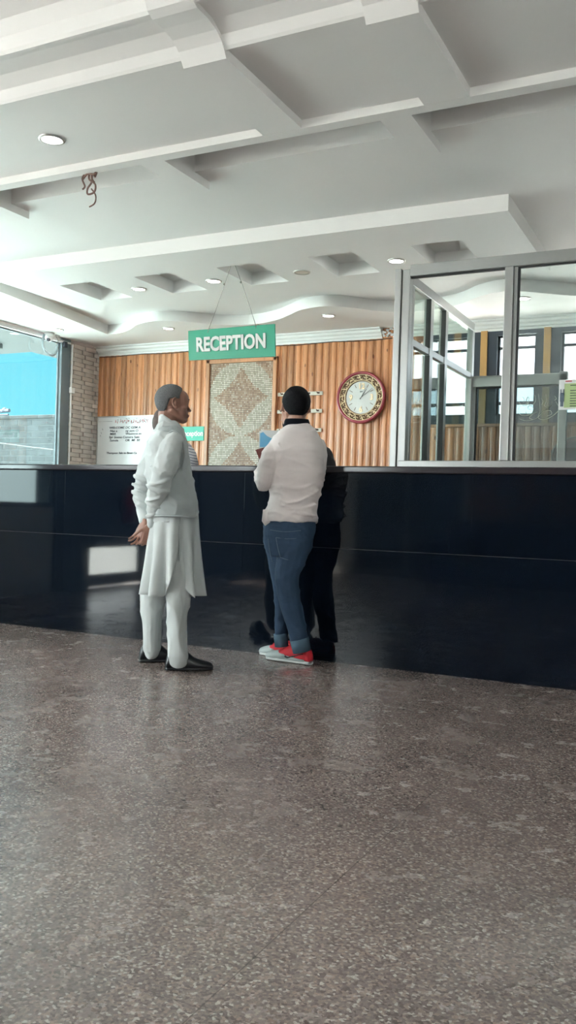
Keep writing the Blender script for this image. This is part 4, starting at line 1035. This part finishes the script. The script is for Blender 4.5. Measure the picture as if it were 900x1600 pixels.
# ---- young man at the counter, seen from behind
F2 = Fig(-2.36, 4.78)
man2 = empty('person', F2.o, 'black haired man in off white shirt, blue jeans and red sneakers, seen from behind', 'person')
H2 = Head(F2.p(462, 637, -.015), -F2.W*1.0-F2.U*.16-F2.Z*.10, Vector((0, 0, 1))-F2.W*.06, .97)
bm = NB(); H2.face(bm)
limb(bm, F2, [(464, 650, 0, 14), (464, 664, 0, 14), (465, 680, 0, 17)])
trunk(bm, F2, [(675, 446, 484, 0, .05), (690, 430, 494, 0, .08), (740, 432, 498, 0, .09), (800, 424, 488, 0, .09), (835, 420, 486, 0, .10)])
la = [(431, 697, 0, 10), (417, 727, .01, 9), (411, 756, -.0, 8), (408, 742, -.10, 6.5), (413, 722, -.20, 5.8)]
ra = [(497, 700, -.01, 10), (500, 735, -.06, 8.5), (488, 758, -.12, 7.5), (465, 740, -.17, 6.5), (446, 724, -.22, 5.8)]
limb(bm, F2, la); limb(bm, F2, ra)
limb(bm, F2, [(462, 840, .04, 15), (452, 905, .05, 11.5), (460, 960, .05, 9), (469, 1006, .05, 8)])
limb(bm, F2, [(436, 840, -.06, 15), (440, 915, -.06, 10), (439, 970, -.06, 7.5), (439, 998, -.06, 7)])
hand(bm, F2.p(413, 722, -.20), -F2.W*.5+F2.Z*.55+F2.U*.25, F2.U*.9-F2.Z*.2, thumb=-1, curl=(.6, .65, .7, .75), s=.95)
hand(bm, F2.p(446, 724, -.22), -F2.W*.3+F2.Z*.4-F2.U*.7, F2.W*.6+F2.Z*.4, thumb=1, curl=(.5, .55, .6, .65), s=.95)
fused(bm, .0048, 2, None, M['skin2'], 'body', man2)
H2.eyes(man2)
def hair2(d):
    g = sm(.62, .50, d.x-(max(0, d.z)-.7)*.3)
    if d.z < .35: g *= sm(.30, .18, d.x-.3*max(0, d.z))
    ear = ((d.x-.10)**2/.03+(d.z+.40)**2/.07); g *= sm(.8, 1.1, ear) if abs(d.y) > .6 else 1
    if d.z < -.3: g *= sm(.05, -.1, d.x)
    g *= sm(-.93, -.84, d.z)
    return g
H2.hair(hair2, M['hair_black'], man2, .0125, nape=.022, rough=.003)
# shirt
bm = NB()
trunk(bm, F2, [(663, 448, 481, 0, .066), (668, 443, 487, 0, .088), (675, 433, 496, 0, .105), (690, 421, 505, 0, .122), (705, 419, 507, 0, .132), (735, 424, 506, 0, .135), (765, 422, 502, 0, .13), (790, 417, 497, 0, .128), (808, 413, 496, 0, .135), (815, 413, 495, 0, .134)], n=2.7)
limb(bm, F2, [(435, 694, .015, 15), (425, 712, .045, 16), (417, 735, .055, 15), (413, 752, .035, 13.5), (409, 752, -.05, 12), (407, 742, -.11, 10.5), (411, 727, -.17, 9)])
limb(bm, F2, [(494, 697, -.01, 15), (497, 715, -.02, 15), (496, 735, -.05, 13.5), (488, 755, -.10, 12), (468, 742, -.15, 10.5), (452, 729, -.19, 9)])
for pts in ([(440, 742), (455, 739), (475, 733), (492, 724), (503, 712)], [(440, 760), (462, 764), (484, 758), (502, 744)], [(436, 780), (452, 786), (474, 780), (498, 766)], [(425, 800), (440, 790), (462, 796), (496, 788)],
            [(432, 808), (455, 801), (478, 804), (495, 806)], [(438, 720), (441, 706), (434, 692)], [(444, 715), (446, 703)]):
    P = []
    for x, y in pts:
        hx_ = (x-463)/43.; w = .128*max(.05, (1-abs(hx_)**2.7))**(1/2.7); P.append(F2.p(x, y, w))
    tube(bm, catmull(P, 5), .0075, 8)
for k, (x, y, w, r) in enumerate([(417, 735, .005, 14.5), (414, 746, .0, 14), (411, 754, -.02, 12.5)]):
    tube(bm, catmull([F2.p(x+r*.97*math.sin(a), y+5*math.sin(a+1.), w+r*F2.m()*.95*math.cos(a)) for a in (-1.6, -1., -.4, .2, .8, 1.4)], 3), .0065, 8)
def fold2(co, n): return folds(.011, 4.5, (.7, .7, 1.7), .3, 1.)(co, n)
shirt = fused(bm, .0052, 2, fold2, M['shirt'], 'shirt', man2)
b = NB(); R = []
for y, g in ((656, .0), (659, .004), (670, .010), (675, .016)):
    c = F2.p(464, y, -.005)
    R.append([c+F2.U*(17.0*F2.m()+g*1.3)*math.cos(2*PI*k/32)+F2.W*(.062+g)*math.sin(2*PI*k/32)-F2.Z*.035*max(0, -math.sin(2*PI*k/32)) for k in range(32)])
rv = [[b.verts.new(p) for p in r] for r in R]
for a, c2 in zip(rv[:-1], rv[1:]):
    for k in range(32): b.faces.new((a[k], a[(k+1) % 32], c2[(k+1) % 32], c2[k]))
co_ = obj('collar', b, M['collar'], shirt, True); so = co_.modifiers.new('s', 'SOLIDIFY'); so.thickness = .006; so.offset = 1
# loose shirt tail at the left hip
b = NB(); loft(b, [[F2.p(x, y, w) for x, y in ((411, 796), (424, 796), (422, 816), (414, 822), (409, 814))] for w in (.085, .093)]); obj('shirt_tail', b, M['shirt'], shirt, True)
# jeans
bm = NB()
trunk(bm, F2, [(800, 418, 492, 0, .115), (815, 413, 493, 0, .125), (832, 411, 492, 0, .135), (850, 412, 489, 0, .135), (868, 416, 482, 0, .125)])
limb(bm, F2, [(462, 845, .04, 26), (456, 870, .045, 24), (449, 895, .05, 20.5), (449, 915, .05, 18.5), (454, 945, .05, 17.5), (462, 975, .05, 15.5), (469, 1005, .05, 14)])
limb(bm, F2, [(436, 845, -.05, 24), (438, 870, -.06, 21), (440, 900, -.065, 17), (441, 930, -.065, 13.5), (440, 960, -.065, 11), (439, 1000, -.065, 10)])
jeans = fused(bm, .0055, 3, folds(.006, 7, (1, 1, 1.2), .25, 2.), M['jeans'], 'jeans', man2)
def cuff(pts):
    b = NB()
    P = [F2.p(x, y, w) for x, y, w, r in pts]; R = [r*F2.m() for *_, r in pts]; tube(b, P, R, 20); obj('turned_cuff', b, M['jeanlight'], jeans, True)
cuff([(467.5, 998, .05, 15.2), (472, 1018, .05, 14.3)]); cuff([(438.5, 990, -.065, 11.2), (440, 1010, -.065, 10.8)])
def on_hip(x, y, lift=.003):
    hx_ = (x-452)/41.; return F2.p(x, y, .133*max(.05, (1-min(1, abs(hx_))**2.4))**(1/2.4)+lift)
b = NB()
for pts in ([(431, 840), (448, 842), (466, 841)], [(431, 840), (434, 856), (438, 871)], [(438, 871), (452, 875), (462, 870)], [(466, 841), (466, 856), (462, 870)], [(422, 828), (445, 831), (470, 829)], [(419, 842), (421, 858), (425, 878)]):
    tube(b, catmull([on_hip(x, y) for x, y in pts], 5), .0022, 6)
obj('stitched_pocket', b, M['stitch'], jeans, True)
# sneakers
def sneaker(heel, toe):
    s_, d, sd, L = shoe(man2, heel, toe, .098, .112, M['red'], M['solewhite'], 'sneaker')
    b = NB(); R = []
    for t_, w, h in ((.52, .95, .60), (.62, 1.0, .60), (.72, 1.0, .56), (.82, .98, .50), (.91, .86, .43), (.975, .58, .36), (1.01, .30, .26)):
        c = heel+d*(t_*L); row = []
        for k in range(24):
            a = 2*PI*k/24; x_, y_ = se(a, 2.6); top = h*.112+.004
            row.append(c+sd*x_*(w*.049+.003)*(1-.38*max(0, y_)**1.5)+Vector((0, 0, (.012+top)/2+y_*(top-.012)/2)))
        R.append(row)
    loft(b, R); obj('toe_box', b, M['shoegrey'], s_, True)
    b = NB(); R = []
    for t_, hh in ((.10, .03), (.30, .036), (.52, .046), (.62, .05)):
        c = heel+d*(t_*L); R.append([c+sd*(.0505*( .74 if t_ < .3 else .9 if t_ < .6 else .97))*q+Vector((0, 0, z)) for q, z in ((-1.02, .02), (-1.0, hh), (1.0, hh), (1.02, .02))])
    loft(b, R); obj('side_panel', b, M['shoegrey'], s_, True)
    b = NB()
    for j in range(5):
        t_ = .38+.055*j; z = (1.0-(t_-.38)*1.5)*.112+.002; c = heel+d*(t_*L)
        tube(b, [c-sd*.026+Vector((0, 0, z-.018)), c+Vector((0, 0, z+.004))+d*.008, c+sd*.026+Vector((0, 0, z-.018))], .0035, 6)
    obj('laces', b, M['red'], s_, True)
    b = NB()
    for q in (-1, 1):
        pts = [heel+d*(t_*L)+sd*q*w+Vector((0, 0, z)) for t_, w, z in ((.50, .0445, .040), (.44, .0425, .034), (.34, .0405, .043), (.22, .0385, .056), (.12, .0345, .066))]
        tube(b, catmull(pts, 4), [.003+.004*math.sin(PI*min(1, (k+6)/17)*1.0) for k in range(17)], 6)
    obj('swoosh_mark', b, M['shoeblk'], s_, True)
sneaker(onf(486, 1039), onf(417, 1029)); sneaker(onf(462, 1029), onf(407, 1022))

# papers held by the young man
t = empty('folder', F2.p(408, 715, -.2), 'maroon folder cover held below the blue and white papers', 'folder')
b = NB(); loft(b, [[F2.p(x, y, w) for x, y in ((399, 703), (413, 699), (440, 702), (440, 735), (408, 724))] for w in (-.205, -.199)]); obj('cover', b, M['maroon'], t)
t = empty('papers', F2.p(425, 690, -.22), 'sheaf of white papers with a blue printed sheet held at chest height', 'papers')
for k in range(4):
    b = NB(); loft(b, [[F2.p(x+k*1.2, y-k*.8+1.5, w) for x, y in ((405, 673), (445, 674), (443, 724), (404, 724))] for w in (-.222-k*.003, -.2205-k*.003)]); obj('sheet', b, M['paper'], t)
b = NB(); loft(b, [[F2.p(x, y, w) for x, y in ((406.5, 677), (411, 675), (417, 681), (426, 686), (424, 699), (406, 698.5))] for w in (-.2195, -.2188)]); obj('blue_sheet', b, M['bluepaper'], t)

# ---- staff behind the counter
F3 = Fig(-3.96, 5.72)
st = empty('person', F3.o, 'staff member in striped shirt behind the counter, mostly hidden by grey haired man', 'person')
H3 = Head(F3.p(263, 662, 0), F3.U*.9+F3.W*.4-F3.Z*.25, Vector((0, 0, 1))+F3.U*.15, 1.0)
bm = NB(); H3.face(bm); limb(bm, F3, [(258, 675, 0, 11), (256, 695, 0, 12)])
trunk(bm, F3, [(700, 236, 280, 0, .12), (760, 240, 284, 0, .12), (860, 244, 282, 0, .12), (905, 250, 280, 0, .11)])
limb(bm, F3, [(254, 900, .06, 12), (252, 960, .06, 9), (252, 1008, .06, 7)]); limb(bm, F3, [(276, 900, -.06, 12), (276, 960, -.06, 9), (276, 1008, -.06, 7)])
hand(bm, F3.p(290, 694, .14), F3.Z*.8-F3.U*.35, -F3.U*.8+F3.W*.1, thumb=1, curl=(.7, .8, .85, .9), s=.95)
fused(bm, .006, 2, None, M['skin2'], 'body', st); H3.eyes(st)
def scarf(d): return sm(.45, .3, d.x+.2*abs(d.z))
H3.hair(scarf, M['scarf'], st, .02, (-.02, 0, .01), (.095, .08, .11), .004, name='head_scarf')
bm = NB(); trunk(bm, F3, [(690, 246, 276, 0, .08), (700, 236, 286, 0, .15), (720, 234, 288, 0, .16), (780, 238, 288, 0, .15), (870, 240, 288, 0, .15), (880, 242, 286, 0, .14)])
limb(bm, F3, [(282, 712, .12, 12), (292, 722, .15, 11), (300, 723, .16, 10.5)]); limb(bm, F3, [(300, 722, .16, 10), (298, 710, .155, 8.5), (292, 698, .145, 6.5)])
limb(bm, F3, [(242, 712, -.12, 12), (236, 745, -.12, 10), (240, 775, -.1, 8)])
fused(bm, .006, 3, folds(.004, 14, (1, 1, 1), .3, 4.), M['stripe'], 'striped_shirt', st)
bm = NB(); limb(bm, F3, [(254, 880, .06, 15), (252, 950, .06, 12), (252, 1005, .06, 10)]); limb(bm, F3, [(276, 880, -.06, 15), (276, 950, -.06, 12), (276, 1005, -.06, 10)]); fused(bm, .008, 2, None, M['blackcloth'], 'trousers', st)

F4 = Fig(-2.83, 5.78)
st = empty('person', F4.o, 'bearded staff member in black behind the counter, mostly hidden by the younger man', 'person')
H4 = Head(F4.p(456, 650, 0), F4.W*.9-F4.U*.45-F4.Z*.1, Vector((0, 0, 1))-F4.U*.05, 1.0)
bm = NB(); H4.face(bm); limb(bm, F4, [(462, 665, 0, 11), (464, 690, 0, 12)])
trunk(bm, F4, [(700, 440, 500, 0, .09), (760, 440, 500, 0, .1), (860, 446, 498, 0, .1), (905, 450, 496, 0, .1)])
limb(bm, F4, [(460, 900, 0, 12), (460, 960, 0, 9), (460, 1012, 0, 7)]); limb(bm, F4, [(486, 900, 0, 12), (486, 960, 0, 9), (486, 1012, 0, 7)])
hand(bm, F4.p(448, 745, .22), F4.W*.5-F4.U*.6-F4.Z*.2, -F4.Z, thumb=1, s=.95); hand(bm, F4.p(500, 745, .22), F4.W*.5-F4.U*.6-F4.Z*.2, -F4.Z, thumb=-1, s=.95)
fused(bm, .006, 2, None, M['skin2'], 'body', st); H4.eyes(st)
H4.hair(hair2, M['hair_black'], st, .010)
b = NB(); H4.e(b, (.045, 0, -.085), (.042, .050, .042), .1); H4.e(b, (.03, 0, -.06), (.03, .064, .045)); fused(b, .005, 2, folds(.003, 40, (1, 1, 1), .4, 1.), M['hair_black'], 'beard', st)
bm = NB(); trunk(bm, F4, [(676, 450, 482, 0, .07), (686, 438, 496, 0, .10), (694, 424, 508, 0, .12), (710, 418, 516, 0, .125), (760, 426, 512, 0, .125), (860, 434, 508, 0, .13), (880, 436, 506, 0, .125)])
limb(bm, F4, [(506, 713, 0, 15), (514, 740, 0, 13), (514, 765, .06, 11), (502, 748, .20, 8)]); limb(bm, F4, [(432, 713, 0, 14), (432, 740, 0, 12), (436, 765, .06, 10), (446, 748, .2, 8)])
fused(bm, .006, 3, folds(.004, 12, (1, 1, 1), .3, 6.), M['blackcloth'], 'black_jacket', st)
bm = NB(); limb(bm, F4, [(460, 880, 0, 15), (460, 950, 0, 12), (460, 1010, 0, 9)]); limb(bm, F4, [(486, 880, 0, 15), (486, 950, 0, 12), (486, 1010, 0, 9)]); fused(bm, .008, 2, None, M['blackcloth'], 'trousers', st)

# ------------------------------------------------------------------ light
def az(v): return v
w = bpy.data.worlds.new('sky'); SC.world = w; w.use_nodes = True; nt = w.node_tree; nt.nodes.clear(); N, L = nt.nodes.new, nt.links.new
out = N('ShaderNodeOutputWorld'); bg = N('ShaderNodeBackground'); L(bg.outputs[0], out.inputs[0])
tc = N('ShaderNodeTexCoord'); sp = N('ShaderNodeSeparateXYZ'); L(tc.outputs['Generated'], sp.inputs[0])
def dotn(v):
    n_ = N('ShaderNodeVectorMath'); n_.operation = 'DOT_PRODUCT'; L(tc.outputs['Generated'], n_.inputs[0]); n_.inputs[1].default_value = Vector(v).normalized(); return n_.outputs['Value']
# blue gap in the bright overcast, to the far left of the building
mr = N('ShaderNodeMapRange'); mr.interpolation_type = 'SMOOTHSTEP'; mr.inputs['From Min'].default_value = .84; mr.inputs['From Max'].default_value = .93
L(dotn((-.72, .69, .12)), mr.inputs['Value'])
blue = ramp(nt, [(.0, (.22, .53, .58)), (.12, (.165, .49, .57)), (.35, (.13, .38, .53)), (1, (.06, .2, .5))]); L(sp.outputs['Z'], blue.inputs['Fac'])
glow = math_n(nt, 'POWER', math_n(nt, 'MAXIMUM', dotn((-.62, -.58, .55)), 0.), 3.)
SKY, GLOW = 1.3, 12.0
cl = N('ShaderNodeMix'); cl.data_type = 'RGBA'; cl.inputs['A'].default_value = (SKY*.93, SKY*.97, SKY, 1); cl.inputs['B'].default_value = (GLOW, GLOW*.98, GLOW*.95, 1)
L(glow, cl.inputs['Factor'])
mx = N('ShaderNodeMix'); mx.data_type = 'RGBA'; L(mr.outputs[0], mx.inputs['Factor']); L(cl.outputs['Result'], mx.inputs['A']); L(blue.outputs[0], mx.inputs['B'])
L(mx.outputs['Result'], bg.inputs['Color']); bg.inputs['Strength'].default_value = 1.0
sun = bpy.data.objects.new('sun', bpy.data.lights.new('sun', 'SUN')); COL.objects.link(sun)
sun.data.energy = 20.0; sun.data.angle = math.radians(1.5); sun.data.color = (1, .96, .88)
sun.rotation_euler = Vector((-.55, .12, 1.0)).to_track_quat('Z', 'Y').to_euler()
# daylight portals: they emit nothing and only guide the sampling of the sky through the openings
def portal(x, y, z, sx_, sz_, rot):
    a = bpy.data.lights.new('portal', 'AREA'); a.shape = 'RECTANGLE'; a.size = sx_; a.size_y = sz_; a.cycles.is_portal = True
    o = bpy.data.objects.new('portal', a); COL.objects.link(o); o.location = (x, y, z); o.rotation_euler = rot
for y0, y1, z0, z1 in ((3.0, 6.985, .9, 2.6), (.2, 2.45, 1.42, 2.6), (.2, 2.45, .13, .45)):
    portal(XL-.14, (y0+y1)/2, (z0+z1)/2, y1-y0, z1-z0, (PI/2, 0, -PI/2))
portal(XL+.84, YR-.14, 1.97, 1.67, .75, (PI/2, 0, PI)); portal(XL-.14, -1.0, 1.9, 2.4, .7, (PI/2, 0, -PI/2)); portal(2.9, YR-.14, 1.53, 1.4, 1.9, (PI/2, 0, PI))
for x in wx: portal(x+.1675, YW+.13, 2.17, .335, .70, (PI/2, 0, 0))
SC.cycles.sample_clamp_indirect = 4.0
SC.view_settings.view_transform = 'Standard'; SC.view_settings.look = 'None'; SC.view_settings.gamma = 1; SC.view_settings.use_curve_mapping = False
SC.view_settings.exposure = 1.83
